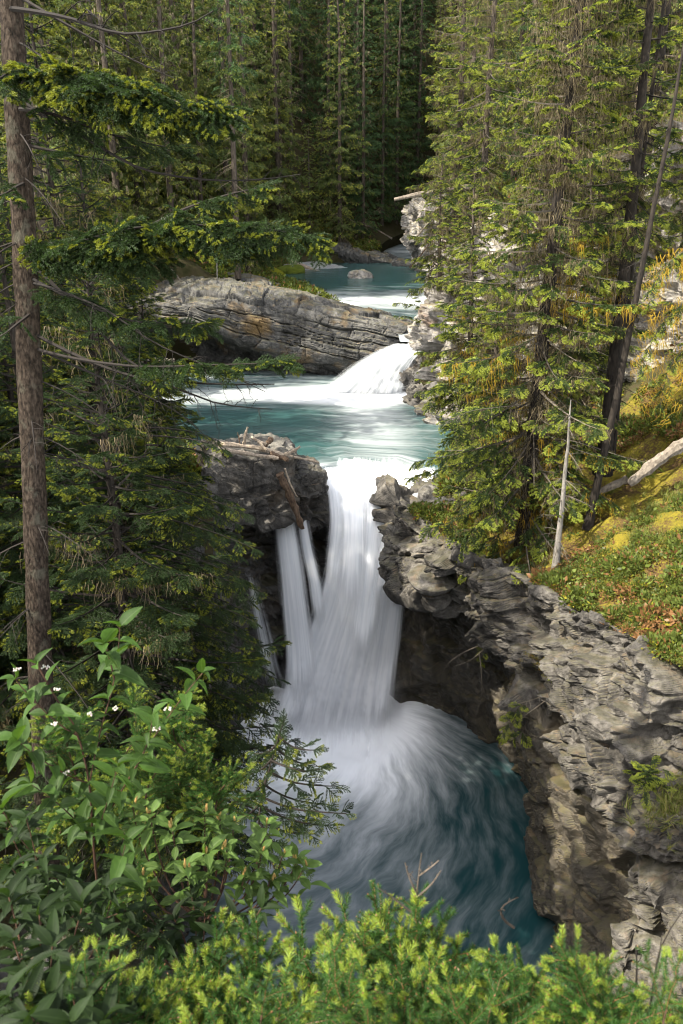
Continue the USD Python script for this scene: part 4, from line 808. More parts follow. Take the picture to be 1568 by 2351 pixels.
def hero(name, label, base, h, r, zb, nbr, seed, kinds, weights, trunk_r, trunk_mat, lean=(0, 0), beard=0.5, dead=20, dead_mat='twig_grey', spacing=0.18, size=0.9, shape=0.8, low=-25, high=25, group=None, cat='tree', f0=0.3, zmax=None, dead_z=(0.05, 1.0), sag=0.18, dead_l=0.6, boughs=(), gold=False):
    """A spruce of its own: trunk, bare branches, and a crown of many sprays."""
    rng = np.random.default_rng(seed); x = xform(name, base); tag(x, label, cat, group); tl = trunk_line(h, rng, 0.05 * min(1, h / 10), lean)
    zt = np.linspace(0, h, 26); pts = tl(zt); v, f = tube(pts, trunk_r * (1 - zt / h) ** 0.75 + 0.008 + trunk_r * 0.5 * np.exp(-zt / 0.35), 10)
    v[:, :2] += (fbm(v * [6, 6, 1.5], 3, seed)[:, None] - 0.5) * trunk_r * 0.25
    mesh('trunk', v, f, M[trunk_mat], x, smooth=True)
    sets = [[] for _ in kinds]; de = Bag()
    for pts, t, L in tree_branches(h, r, zb, nbr, rng, shape, low, high, tl, sag=sag):
        if zmax and pts[0][2] > zmax: continue
        vv, ff = tube(pts, np.linspace(0.012 + 0.008 * L, 0.004, len(pts)), 3, cap=False); de.add(vv, ff, (0, 0, rng.uniform()))
        pos, d, u, s = along(pts, spacing, f0 if L > 0.5 else 0.05, rng, size * (0.45 + 0.3 * min(L, 1.8)), pitch=(-0.5, 0.05))
        mm = frame(pos, d, u, s); pick = rng.choice(len(weights), len(mm), p=np.array(weights) / sum(weights))
        for k in range(len(weights)):
            if (pick == k).any(): sets[k].append(mm[pick == k])
        if beard and rng.uniform() < beard:
            pos, d, u, s = along(pts, 0.16, 0.05, rng, 1.0, tip=False); k = len(weights) + rng.integers(len(kinds) - len(weights)) if t < 0.42 else len(weights)
            sets[k].append(frame(pos, d, np.tile([0, 0, 1.0], (len(pos), 1)), s * 0.9))
    for pp in boughs:
        pts = spline([P(*q) for q in pp], 10) - np.asarray(base); twigs(de, pts, 0.014, rng, 1, 10, 0.3, 4, 0.5, (0, 0, 0.4))
        pos, d, u, s = along(pts, 0.09, 0.2, rng, size * 0.62, pitch=(-0.7, 0.1), yaw=(20, 80)); mm = frame(pos, d, u, s); pick = rng.integers(0, len(weights), len(mm))
        for k in range(len(weights)): sets[k].append(mm[pick == k])
        if gold:
            pos, d, u, s = along(pts, 0.12, 0.1, rng, 1.0, tip=False); sets[-1].append(frame(pos, d, np.tile([0, 0, 1.0], (len(pos), 1)), s))
    for k in range(dead):
        z = (dead_z[0] + (dead_z[1] - dead_z[0]) * rng.uniform()) * max(zb, 0.3 * h); az = rng.uniform(0, 6.28); L = r * rng.uniform(0.35, 1.0) * dead_l; q = np.linspace(0, 1, 6)[:, None]
        twigs(de, tl(z) + q * np.array([math.cos(az), math.sin(az), rng.uniform(-0.5, 0.15)]) * L - q ** 2 * [0, 0, 0.2 * L], 0.008 + 0.006 * L, rng, 2 if base[1] < 18.5 else 1, 6, 0.4, 3, 0.35, (0, 0, 0.6))
    if de.n: de.mesh('bare_branches', M[dead_mat], x)
    use = [(k, np.concatenate(s)) for k, s in zip(kinds, sets) if s]
    if use: instancer('crown', x, [k for k, _ in use], [m for _, m in use])
    return x
def K(sprays, mt): return [(*s, M[mt]) for s in sprays]
MID = K(S_mid, 'needle_mid') + K(S_midtip, 'needle_mid'); MIDB = MID + K(S_beard, 'lichen') + K(S_gold, 'gold_lichen'); MIDP = MID + K(S_beard, 'lichen')
W5 = [.8, .8, .8, 1.4, 1.4]
hero('spruce_tree', 'big sunlit spruce right of the main fall, hung with brown and golden lichen', P(1195, 1285, 18.3) + [0, 0, -0.2], 17.5, 2.5, 0.7, 230, 401, MIDB, W5, 0.17, 'bark_dark', (0.5, 0.6), 1.0, 40, spacing=0.16, size=0.95, boughs=[[(1190, 1060, 18.0), (1080, 1060, 17.6), (1000, 1080, 17.4), (938, 1098, 17.2)], [(1190, 1000, 18.0), (1100, 1030, 17.6), (1010, 1050, 17.3), (950, 1060, 17.2)], [(1190, 1130, 18.0), (1090, 1150, 17.5), (1030, 1210, 17.3)], [(1190, 1180, 18.0), (1110, 1200, 17.5), (1060, 1270, 17.2)], [(1200, 930, 18), (1100, 940, 17.5), (1020, 970, 17.2)]])
hero('spruce_tree', 'bushy spruce on the waterline right of the upper fall, bright green at its left edge', P(1075, 905, 27.5) + [0, 0, -0.5], 7.4, 1.75, 0.4, 150, 402, MIDB, W5, 0.10, 'bark', (0.1, 0.1), 0.3, 10, spacing=0.14, size=0.95)
hero('spruce_tree', 'tall spruce with the thick dark trunk near the top right, third of the way in', P(1258, 800, 26.5) + [0, 0, -0.5], 21, 2.7, 4.0, 160, 403, MIDP, W5, 0.24, 'bark_dark', (0.2, 0.2), 0.7, 40, spacing=0.19)
hero('spruce_tree', 'spruce with layered yellow green boughs jutting left over the upper river', P(1045, 520, 40) + [0, 0, -0.5], 15, 2.4, 1.0, 185, 404, MIDP, W5, 0.16, 'bark', (0, 0), 0.5, 20, spacing=0.19)
hero('spruce_tree', 'slender spruce standing right of the rock bluff with grey bare lower trunk', P(1100, 560, 34) + [0, 0, -0.5], 16, 2.0, 2.5, 135, 405, MIDP, W5, 0.13, 'bark', (0.3, 0), 0.6, 30, spacing=0.19)
hero('spruce_tree', 'dark spruce behind the leaning dead trunk near the right edge', P(1440, 800, 26) + [0, 0, -0.5], 18, 2.4, 3.5, 135, 406, MIDP, W5, 0.18, 'bark_dark', (0, 0), 0.6, 30, spacing=0.19)
hero('spruce_tree', 'straight black trunked spruce rising from the top of the mossy slope', P(1385, 1070, 19.0) + [0, 0, -0.2], 14, 1.3, 5.0, 70, 407, MIDP, W5, 0.155, 'bark_dark', (-0.1, 0.1), 0.4, 26, 'twig_dark', spacing=0.2, dead_z=(0.2, 1.0))
hero('spruce_tree', 'thin black trunk just right of the thicker black trunk on the mossy slope', P(1402, 1060, 20.0) + [0, 0, -0.2], 12, 1.1, 6.0, 40, 408, MIDP, W5, 0.085, 'bark_dark', (0.1, 0.2), 0.3, 16, 'twig_dark', spacing=0.2, dead_z=(0.2, 1.0))
hero('dead_tree', 'thin black leaning trunk on the bright moss, crossing to the upper right corner', P(1350, 1205, 17.2) + [0, 0, -0.1], 10.5, 0.9, 12, 0, 409, MIDP, W5, 0.078, 'bark_dark', (1.15, 0.1), 0, 30, 'twig_dark', dead_z=(0.25, 0.85))
hero('dead_tree', 'thin pale grey dead tree with bare twigs in front of the lichened spruce', P(1276, 1300, 16.6) + [0, 0, -0.1], 3.7, 1.15, 3, 0, 410, MIDP, W5, 0.06, 'bark_pale', (-0.02, 0), 0, 34, 'twig_grey', dead_z=(0.15, 1.15))
hero('young_spruce', 'small spruce with bright tips beside the thin pale dead tree', P(1290, 1100, 17.6) + [0, 0, -0.9], 2.4, 0.8, 0.4, 60, 411, MIDP, W5, 0.035, 'bark', (0, 0), 0.1, 6, spacing=0.15, size=0.7)
hero('spruce_tree', 'spruce at the top right corner with bare grey lower boughs', P(1540, 900, 21.5) + [0.6, 0, -0.5], 15, 2.3, 4.0, 130, 412, MIDP, W5, 0.16, 'bark_dark', (0, 0), 0.7, 40, spacing=0.19)
hero('spruce_tree', 'spruce reaching in from the right edge with golden lichen on its bare boughs', np.array([7.6, 15.4, float(right_z(7.6, 15.4)) - 0.3]), 12, 1.75, 2.8, 110, 413, MID + K(S_gold, 'gold_lichen'), W5, 0.15, 'bark', (0, 0), 0.9, 30, dead_mat='twig_grey', spacing=0.18, size=0.75, dead_z=(0.55, 1.3), dead_l=1.0, gold=True, boughs=[[(1720, 560, 15.2), (1590, 570, 14.8), (1520, 620, 14.6), (1490, 700, 14.5)], [(1720, 660, 15.2), (1580, 690, 14.8), (1510, 760, 14.6), (1470, 860, 14.5)], [(1720, 760, 15.2), (1590, 790, 14.8), (1530, 860, 14.6), (1515, 940, 14.5)]])
for i, (x_, y_, Y_, h_, r_, lab) in enumerate([(1010, 640, 31, 4.5, 1.2, 'small spruce on the right shore beside the rapids of the upper river'), (1000, 800, 33.5, 2.2, 0.9, 'low spruce overhanging the brink of the upper fall'),
                                           (1130, 1010, 24, 5.5, 1.5, 'shaded spruce at the right shore of the middle pool'), (1120, 1180, 20.6, 4.2, 1.25, 'spruce drooping over the pale ledge at the main fall brink'), (1330, 900, 24.5, 8.0, 1.5, 'thin spruce before the pale limestone wall')]):
    hero('spruce_tree', lab, P(x_, y_, Y_) + [0, 0, -0.4], h_, r_, 0.3, int(28 * h_ ** 0.75), 420 + i, MIDP, W5, 0.025 * h_ ** 0.7, 'bark', (-0.15, 0), 0.5, 8, spacing=0.14, size=0.85, boughs=[[(1000, 745, 33.4), (950, 700, 33.0), (905, 695, 32.8)], [(1000, 760, 33.4), (950, 730, 33.0), (915, 725, 32.8)], [(1000, 780, 33.4), (965, 690, 33.0), (948, 665, 32.9)]] if i == 1 else ())

# left bank: the foreground trunk with its long boughs, and the shaded spruces under it
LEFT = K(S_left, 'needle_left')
rng = np.random.default_rng(501)
fx = xform('foreground_spruce', P(100, 1950, 8.4)); tag(fx, 'big foreground spruce with a straight brown trunk along the left edge', 'tree'); FB = P(100, 1950, 8.4)
tr = np.array([P(112, 2100, 8.4), P(100, 1700, 8.4), P(88, 1400, 8.45), P(72, 950, 8.5), P(50, 450, 8.6), P(28, 50, 8.7), P(18, -300, 8.8)])
tp = spline(tr, 60) - FB; v, f = tube(tp, np.linspace(0.145, 0.10, 60), 18)
v = v + norm(v - np.repeat(np.vstack([tp, tp[:1] * 0, tp[:1] * 0]), [18] * 60 + [1, 1], 0)) * ((fbm(v * [9, 9, 3], 4, 7) - 0.5) * 0.05)[:, None]
mesh('trunk', v, f, M['bark_left'], fx, smooth=True)
sets = [[] for _ in LEFT]; stems = Bag(); bare = Bag()
def green_bough(pp, size=0.75, spacing=0.10, f0=0.12, tip=0.5, r=0.018, thick=1):
    pts = spline([P(x, y, Y) for x, y, Y in pp], 16) - FB
    v, f = tube(pts, np.linspace(r, 0.004, 16), 5, cap=False); stems.add(v, f, (0, 0, rng.uniform()))
    for _ in range(thick):
        pos, d, u, s = along(pts, spacing, f0, rng, size, yaw=(15, 85), pitch=(-0.95, 0.35), upjit=0.4, taper=0.4)
        mm = frame(pos, d, u, s); pick = rng.choice(4, len(mm), p=[(1 - tip) / 2, (1 - tip) / 2, tip / 2, tip / 2])
        for k in range(4): sets[k].append(mm[pick == k])
for pp, kw in [([(45, 170, 8.5), (180, 175, 8.0), (330, 215, 7.7), (505, 252, 7.6)], dict(thick=6, size=0.95, tip=0.6)), ([(45, 160, 8.6), (150, 190, 8.1), (300, 250, 7.9), (470, 290, 8.0)], dict(thick=4, tip=0.25)),
               ([(45, 250, 8.5), (150, 270, 8.3), (260, 310, 8.3), (400, 340, 8.5)], dict(thick=2, tip=0.1)), ([(40, 160, 8.5), (0, 180, 8.0), (-80, 220, 7.6)], dict(thick=2)),
               ([(60, 600, 8.5), (200, 550, 8.0), (400, 515, 7.6), (560, 520, 7.4), (725, 548, 7.3)], dict(thick=5, size=0.85)), ([(60, 605, 8.5), (200, 565, 8.2), (380, 545, 7.9), (600, 560, 7.8)], dict(thick=4, tip=0.3, size=0.8)),
               ([(330, 530, 7.8), (450, 470, 7.6), (590, 432, 7.5)], dict(size=0.65, thick=3)), ([(60, 560, 8.5), (150, 560, 8.1), (260, 590, 7.9), (370, 600, 7.9)], dict(thick=4, tip=0.15)),
               ([(75, 640, 8.5), (200, 700, 8.2), (330, 740, 8.0), (480, 742, 7.9)], dict(size=0.65, tip=0.35, thick=3)), ([(80, 800, 8.5), (300, 840, 8.0), (480, 838, 7.7), (670, 832, 7.5)], dict(size=0.65, f0=0.45, thick=4, tip=0.25)),
               ([(60, 420, 8.6), (20, 440, 8.2), (-60, 470, 8.0)], dict(tip=0.2)), ([(45, 330, 8.6), (140, 350, 8.6), (260, 370, 8.9)], dict(tip=0.1)), ([(70, 720, 8.5), (20, 760, 8.1), (-60, 800, 8.0)], dict(tip=0.1))]:
    green_bough(pp, **kw)
for pp, r, n, ln, lv in [([(25, 20, 8.6), (150, 40, 8.2), (300, 78, 8.0), (420, 60, 7.9), (490, 25, 7.8)], 0.022, 14, 0.30, 2), ([(25, -20, 8.6), (160, 60, 8.4), (290, 130, 8.4), (400, 180, 8.4)], 0.016, 12, 0.35, 2),
                     ([(45, 230, 8.6), (200, 320, 8.3), (350, 395, 8.1), (520, 415, 8.0), (690, 400, 7.9)], 0.017, 22, 0.12, 2), ([(70, 600, 8.5), (200, 730, 8.3), (330, 850, 8.1), (450, 880, 8.0), (630, 882, 7.9)], 0.022, 16, 0.22, 2),
                     ([(85, 770, 8.5), (260, 850, 8.2), (400, 890, 8.0), (520, 930, 7.9), (625, 940, 7.8)], 0.020, 16, 0.24, 2), ([(85, 800, 8.5), (240, 870, 8.3), (380, 930, 8.2), (480, 1010, 8.2)], 0.015, 14, 0.3, 2), ([(75, 650, 8.5), (220, 700, 8.0), (360, 790, 7.9), (500, 850, 7.8), (610, 900, 7.8)], 0.014, 16, 0.24, 2)]:
    twigs(bare, spline([P(x, y, Y) for x, y, Y in pp], 14) - FB, r, rng, lv, n, ln, 4, 0.4, (0, 0, 0.4), 0.0, 0.3)
for k in range(46):
    q = rng.uniform(0.12, 0.97); o = tp[int(q * 59)]; a = rng.uniform(0, 6.28); L = rng.uniform(0.3, 1.3); s = np.linspace(0, 1, 6)[:, None]
    twigs(bare, o + s * np.array([math.cos(a), math.sin(a), -0.25]) * L - s ** 2 * [0, 0, 0.3 * L], 0.010, rng, 2, 8, 0.4, 4, 0.4, (0, 0, 0.7))
stems.mesh('boughs', M['twig_dark'], fx); bare.mesh('bare_boughs', M['twig_dark'], fx)
instancer('needles', fx, LEFT, [np.concatenate(s) for s in sets])
for i, (x_, y_, Y_, h_, r_, dens, lab) in enumerate([
        (330, 1960, 10.0, 8.2, 2.35, 190, 'shaded spruce whose right boughs hang over the gorge beside the side falls'),
        (150, 1750, 11.5, 9.0, 2.1, 150, 'dim spruce close behind the foreground trunk, yellow tips scattered over it'),
        (300, 1450, 14.5, 8.5, 2.2, 150, 'green spruce on the left bank, level with the driftwood block'),
        (120, 1350, 17.0, 9.0, 2.2, 130, 'spruce on the left bank with lit yellow green sprays left of the trunk'),
        (360, 1250, 19.5, 6.0, 1.7, 110, 'spruce just left of the square limestone block'),
        (210, 1150, 22.5, 9.0, 2.0, 120, 'slim spruce on the left bank between the trunk and the middle pool'),
        (330, 980, 27.5, 6.5, 1.7, 100, 'spruce at the left shore of the middle pool'),
        (250, 1120, 20.6, 7.5, 2.0, 120, 'broad spruce on the left bank shading the main fall'),
        (190, 1050, 18.6, 10.0, 2.4, 150, 'broad spruce on the left bank behind the green sprays'),
        (233, 1500, 17.0, 8.5, 2.2, 130, 'mid height spruce on the left bank below the square limestone block'),
        (120, 1560, 14.3, 8.0, 2.2, 120, 'mid height spruce on the left bank nearest the foreground trunk'),
        (-270, 1900, 10.8, 17.0, 2.7, 190, 'very tall spruce mostly outside the left edge, its boughs behind the foreground trunk'),
        (-180, 1600, 12.6, 17.0, 2.6, 180, 'tall spruce at the left edge, second behind the foreground trunk'),
        (-60, 1500, 14.5, 12.0, 2.4, 140, 'spruce cut off by the left edge behind the foreground trunk')]):
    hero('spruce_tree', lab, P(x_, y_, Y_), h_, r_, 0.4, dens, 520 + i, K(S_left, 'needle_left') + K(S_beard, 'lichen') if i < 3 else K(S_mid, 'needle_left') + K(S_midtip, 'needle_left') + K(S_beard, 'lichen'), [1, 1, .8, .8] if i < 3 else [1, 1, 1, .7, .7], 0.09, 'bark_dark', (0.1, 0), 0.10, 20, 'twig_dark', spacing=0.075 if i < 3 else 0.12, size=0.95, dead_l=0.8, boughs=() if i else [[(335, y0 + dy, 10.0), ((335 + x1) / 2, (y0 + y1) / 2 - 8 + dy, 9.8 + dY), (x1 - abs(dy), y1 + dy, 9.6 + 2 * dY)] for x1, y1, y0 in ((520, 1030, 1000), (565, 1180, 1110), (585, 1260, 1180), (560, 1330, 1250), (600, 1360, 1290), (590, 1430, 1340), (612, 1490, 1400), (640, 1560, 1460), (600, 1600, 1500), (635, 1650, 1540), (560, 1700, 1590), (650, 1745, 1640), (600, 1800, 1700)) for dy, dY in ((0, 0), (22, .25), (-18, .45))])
# ------------------------------------------------------------------ driftwood, logs
def stick(name, pts, r0, r1, material, label, cat='driftwood', group=None, n=8, seed=0, broken=True):
    rng = np.random.default_rng(seed + 900); pts = spline(np.asarray(pts), 14); c = pts[0].copy()
    x = mesh_at = tube(pts - c, np.linspace(r0, r1, 14) * (1 + 0.15 * rng.normal(0, 1, 14)), n)
    v, f = x; v = v + (fbm(v * [7, 7, 7] + seed, 3, seed)[:, None] - 0.5) * r0 * 0.7
    o = mesh(name, v, f, material, smooth=False); UsdGeom.Xformable(o).AddTranslateOp().Set(Gf.Vec3d(*map(float, c)))
    tag(o, label, cat, group); return o
DR = [([(488, 1020, 22.6), (560, 1024, 22.7), (652, 1046, 22.5)], .075, .06, 'driftwood', 'pale straight driftwood log lying along the top of the limestone block'),
      ([(500, 1030, 22.2), (560, 1040, 22.2), (640, 1052, 22.2)], .06, .05, 'driftwood', 'second pale log beside the straight one, nearer the block edge'),
      ([(655, 1047, 22.9), (690, 1052, 23.1), (732, 1062, 23.3)], .045, .035, 'driftwood', 'thin ochre stick pointing right from the driftwood pile over the water'),
      ([(560, 1028, 22.9), (562, 1004, 22.9), (569, 980, 22.9)], .06, .02, 'driftwood', 'pale splintered stub standing upright in the driftwood'),
      ([(551, 1026, 22.8), (549, 1008, 22.8), (545, 992, 22.8)], .022, .014, 'driftwood_dark', 'short dark upright twig at the left of the splintered stub'),
      ([(611, 1034, 22.5), (598, 1018, 22.6), (582, 1005, 22.8)], .05, .03, 'driftwood', 'pale stick leaning left in the middle of the driftwood pile'),
      ([(612, 1020, 22.9), (590, 1010, 23), (578, 1003, 23.2)], .04, .03, 'driftwood', 'short pale branch behind the leaning stick'),
      ([(596, 1032, 22.9), (615, 1016, 23), (622, 1008, 23.2)], .07, .08, 'driftwood_dark', 'stubby dark brown log end propped on the driftwood pile'),
      ([(628, 1050, 22.6), (655, 1044, 22.6), (688, 1026, 22.6)], .09, .03, 'driftwood', 'weathered root snag pointing up right from the driftwood pile'),
      ([(622, 1040, 22.6), (645, 1050, 22.4), (662, 1056, 22.3)], .08, .06, 'driftwood_dark', 'gnarled grey root lump at the right end of the block'),
      ([(642, 1088, 22.2), (662, 1130, 22.3), (682, 1180, 22.4), (694, 1215, 22.5)], .12, .07, 'driftwood_dark', 'dark wet log hanging down over the side fall'),
      ([(654, 1076, 22.2), (664, 1105, 22.2), (682, 1140, 22.2)], .03, .018, 'driftwood', 'slim pale stick hanging down beside the dark log'),
      ([(668, 1105, 23.2), (676, 1103, 23.2), (684, 1101, 23.2)], .07, .07, 'driftwood', 'sawn orange log end wedged behind the hanging log'),
      ([(1445, 1112, 17.0), (1500, 1066, 17.0), (1590, 1006, 17.0)], .115, .135, 'log_grey', 'thick pale weathered log lying down the mossy slope at the right edge'),
      ([(1285, 1168, 17.8), (1350, 1140, 17.8), (1440, 1100, 17.8)], .07, .08, 'log_grey', 'thin grey log half sunk in moss below the thick weathered one'),
      ([(905, 458, 44), (1000, 440, 44), (1125, 424, 44)], .09, .13, 'log_grey', 'long pale dead trunk lying across the right bank above the bluff'),
      ([(1000, 485, 42.5), (1060, 455, 42.5), (1125, 428, 42.5)], .12, .14, 'log_grey', 'thick pale log below the long dead trunk on the right bank'),
      ([(955, 545, 50), (1000, 495, 49), (1040, 455, 48)], .05, .04, 'log_grey', 'thin bleached pole leaning steeply on the rock bluff'),
      ([(940, 615, 52), (985, 560, 51), (1020, 500, 50)], .05, .03, 'driftwood_dark', 'dark dead sapling dipping into the river below the bluff'),
      ([(668, 598, 58), (700, 612, 58), (738, 626, 57)], .12, .07, 'driftwood', 'bleached driftwood log lying on the gravel bar'),
      ([(800, 500, 70), (850, 520, 69), (900, 548, 68)], .08, .06, 'log_grey', 'grey fallen trunk on the slope above the far slab'),
      ([(312, 822, 29), (345, 838, 29), (390, 862, 29)], .17, .13, 'log_grey', 'pale fallen log at the left shore of the middle pool'),
      ([(345, 826, 31), (375, 828, 31), (400, 830, 31)], .10, .10, 'driftwood', 'short reddish log behind the pale fallen log'),
      ([(392, 618, 42), (410, 640, 42), (428, 660, 42)], .06, .05, 'log_grey', 'short bleached branch on the ground above the tilted slab')]
for i, (pp, r0, r1, mt, lab) in enumerate(DR):
    stick('log' if 'log' in lab or 'trunk' in lab else 'driftwood_stick', [P(*q) for q in pp], r0, r1, M[mt], lab, 'log' if 'log' in lab or 'trunk' in lab else 'driftwood', seed=i)
place(5, *P(500, 668, 41.2), 0.33, 40, 'small bare grey dead tree standing on top of the tilted slab', None)
place(3, *P(547, 640, 43.5), 0.9, 100, 'pale stemmed spruce standing alone on the tilted slab', None)
# gravel bar and moss bank
g = ctrl([[P(x, y, Y) for x, y, Y in r] for r in [[(655, 597, 62.5), (700, 597, 62.5), (760, 606, 61)], [(650, 612, 58), (710, 616, 58.3), (790, 612, 59.5)], [(640, 640, 55), (720, 632, 56.5), (800, 616, 59)]]], 40, 60)
g[..., 2] += (fbm(g * 2.5, 3, 5) - 0.5) * 0.15
tag(mesh('gravel_bar', g.reshape(-1, 3), grid_faces(40, 60)[:, ::-1], M['gravel'], smooth=True), kind='structure')
tag(boulder('moss_bank', P(612, 632, 54.5), (2.3, 2.0, 0.9), M['moss'], 200, DIP, 0.12, 0.8, 2, 2.4, 0, 4), 'bright yellow green moss cushion on the left shore of the upper river', 'moss')
tag(boulder('moss_bank', P(665, 622, 56), (1.8, 1.6, 0.7), M['cover_ground'], 201, DIP, 0.12, 0.8, 2, 2.4, 0, 4), 'darker green moss hummock between the bright cushion and the gravel bar', 'moss')

# ------------------------------------------------------------------ low shrubs, moss tufts and grass on the right slope
def sprig(n, size, leaf, seed, red=0.12, yel=0.3):
    rng = np.random.default_rng(seed); B = Bag()
    for k in range(n):
        a, e = rng.uniform(0, 6.28), rng.uniform(0.1, 1.4); d = np.array([math.cos(a) * math.cos(e), math.sin(a) * math.cos(e), math.sin(e)])
        o = d * size * rng.uniform(0.25, 1.0); s = norm(np.cross(d, rng.normal(0, 1, 3))); L = leaf * rng.uniform(0.7, 1.3); dd = norm(d + rng.normal(0, 0.5, 3))
        v = np.array([o, o + dd * L * .5 + s * L * .28, o + dd * L, o + dd * L * .5 - s * L * .28])
        B.add(v, [[0, 1, 2], [0, 2, 3]], (float(rng.uniform() < yel) * rng.uniform(.4, 1), float(rng.uniform() < red), rng.uniform()))
    return B.arrays()
def blades(n, h, seed, w=0.006):
    rng = np.random.default_rng(seed); B = Bag()
    for k in range(n):
        a = rng.uniform(0, 6.28); r = rng.uniform(0, 0.06); o = np.array([r * math.cos(a * 3), r * math.sin(a * 3), 0]); d = np.array([math.cos(a), math.sin(a), 0]); H = h * rng.uniform(0.5, 1.1)
        s = np.array([-d[1], d[0], 0]) * w; q = np.linspace(0, 1, 4); c = o + np.outer(q ** 1.8, d) * H * rng.uniform(0.3, 0.9) + np.outer(q - 0.35 * q ** 2, [0, 0, 1]) * H
        v = np.stack([c - s * (1 - q)[:, None], c + s * (1 - q)[:, None]], 1).reshape(-1, 3)
        B.add(v, [[0, 1, 3], [0, 3, 2], [2, 3, 5], [2, 5, 4], [4, 5, 7]], (rng.uniform(0, 1), float(rng.uniform() < .15), rng.uniform()))
    return B.arrays()
rng = np.random.default_rng(611)
def upright(x, y, z, s, rng, tilt=0.25):
    n = len(x); a = rng.uniform(0, 6.28, n); d = np.stack([np.cos(a), np.sin(a), rng.normal(0, tilt, n)], 1)
    return frame(np.stack([x, y, z], 1), d, np.array([0, 0, 1.0]) + rng.normal(0, tilt, (n, 3)), s)
COV = [sprig(34, 0.13, 0.05, 621), sprig(30, 0.11, 0.045, 622, 0.05, 0.15), sprig(30, 0.10, 0.05, 623, 0.6, 0.3)]
n = 26000; y = rng.uniform(8.5, 22.4, n); x = XR(y) + (rng.uniform(0, 1, n) ** 1.3 * 7.8 - 0.35)
m1 = fbm(np.stack([x, y, 0 * x], -1) * 0.75, 4, 71); m2 = fbm(np.stack([x, y, 0 * x], -1) * 1.4, 3, 72)
d_ = x - XR(y)
keep = (m1 + 0.10 * sstep(17.0, 15.0, y) - 0.20 * sstep(15.6, 16.8, y) * sstep(5.0, 3.0, d_) > 0.475)
x, y, m2 = x[keep], y[keep], m2[keep]; z = right_z(x, y) + 0.0
mm = upright(x, y, z, rng.uniform(0.7, 1.3, len(x)) * (0.55 + 4.0 * np.clip(fbm(np.stack([x * 3, y * 3, 0 * x], -1), 2, 73) - 0.35, 0, 1)), rng, 0.4); kd = np.where(m2 > 0.585, 2, np.where(rng.uniform(0, 1, len(x)) < 0.5, 0, 1))
gc = instancer('ground_cover', None, [(*s, M['cover']) for s in COV], [mm[kd == k] for k in range(3)])
tag(gc, 'low green and rusty shrubs carpeting the sunny slope above the gorge wall', 'ground cover')
n = 900; y = rng.uniform(11, 20, n); x = XR(y) + rng.uniform(0, 6, n); w = fbm(np.stack([x, y, 0 * x], -1) * 0.9, 3, 75) > 0.55; x, y = x[w], y[w]
gp = P(1530, 1075, 16.0); gx_ = gp[0] + rng.normal(0, 0.5, 260); gy_ = gp[1] + rng.normal(0, 0.5, 260); x, y = np.r_[x, gx_], np.r_[y, gy_]
gr = instancer('grass', None, [(*blades(26, 0.26, 631), M['grass'])], [upright(x, y, right_z(x, y), rng.uniform(0.7, 1.3, len(x)), rng, 0.12)])
tag(gr, 'loose tufts of long grass on the sunny slope, thickest below the weathered log', 'grass')
rng = np.random.default_rng(615)
n = 26000; y = rng.uniform(23, 66, n); sd = rng.uniform(0, 1, n) < 0.62
d_ = rng.uniform(0.0, 1, n) ** 1.4 * 16; x = np.where(sd, XL(y) - d_, XR(y) + d_ + 0.3); z = np.where(sd, left_z(x, y), right_z(x, y))
kp = fbm(np.stack([x, y, 0 * x], -1) * 0.5, 4, 81) > 0.40; kp &= ~((y > 34) & (y < 43) & sd & (x > -10)); x, y, z = x[kp], y[kp], z[kp]
ug = instancer('undergrowth', None, [(*s, M['cover']) for s in COV[:2]] + [(*S_midtip[0], M['needle_mid'])], [upright(x[k::3], y[k::3], z[k::3], rng.uniform(1.6, 3.6, len(x[k::3])) * (0.35 if k == 2 else 1), rng, 0.5) for k in range(3)])
tag(ug, 'low green undergrowth on the forest floor of both banks', 'undergrowth')
# plants growing on the gorge wall
def tuft_thing(name, label, at, proto, mt, n, spread, size, seed, cat='plant', squash=0.4):
    rng = np.random.default_rng(seed); B = Bag()
    p = rng.normal(0, 1, (n, 3)) * np.asarray(spread); 
    bake(B, proto, upright(*p.T, rng.uniform(0.7, 1.3, n) * size, rng, 0.4), rng)
    x = xform(name, at); tag(x, label, cat); B.mesh('foliage', M[mt], x); return x
tuft_thing('grass_tuft', 'grass and moss cushion hanging on the gorge wall near the right edge', P(1545, 1860, 10.6), blades(26, 0.3, 640), 'grass', 60, (.22, .14, .22), 0.9, 641)
tuft_thing('juniper_tuft', 'small dark green juniper above the hanging grass cushion', P(1490, 1795, 10.8), S_midtip[0], 'needle_mid', 34, (.12, .08, .10), 0.4, 642)
tuft_thing('moss_tuft', 'ochre moss cushion on a sunlit knob in the middle of the gorge wall', P(1260, 1515, 15.2), sprig(34, 0.1, 0.03, 643, 0.4, 0.8), 'cover', 60, (.20, .12, .14), 0.8, 644, 'moss')
tuft_thing('fern_tuft', 'small feathery green plant below the ochre moss cushion', P(1305, 1550, 14.6), S_midtip[1], 'needle_mid', 16, (.12, .1, .10), 0.5, 645)
def wall_tree(label, at, pts_px, seed, green=True, r=0.02, size=0.6):
    rng = np.random.default_rng(seed); x = xform('wall_sapling', at); tag(x, label, 'sapling'); B = Bag(); N = Bag()
    for pp in pts_px:
        pts = spline([P(*q) for q in pp], 10) - at; twigs(B, pts, r, rng, 2, 9, 0.4, 4, 0.3, (0, 0, 0.7))
        if green:
            pos, d, u, s = along(pts, 0.10, 0.25, rng, size, upjit=0.4); bake(N, S_midtip[0], frame(pos, d, u, s), rng)
    B.mesh('branches', M['twig_grey'], x)
    if green: N.mesh('needles', M['needle_mid'], x)
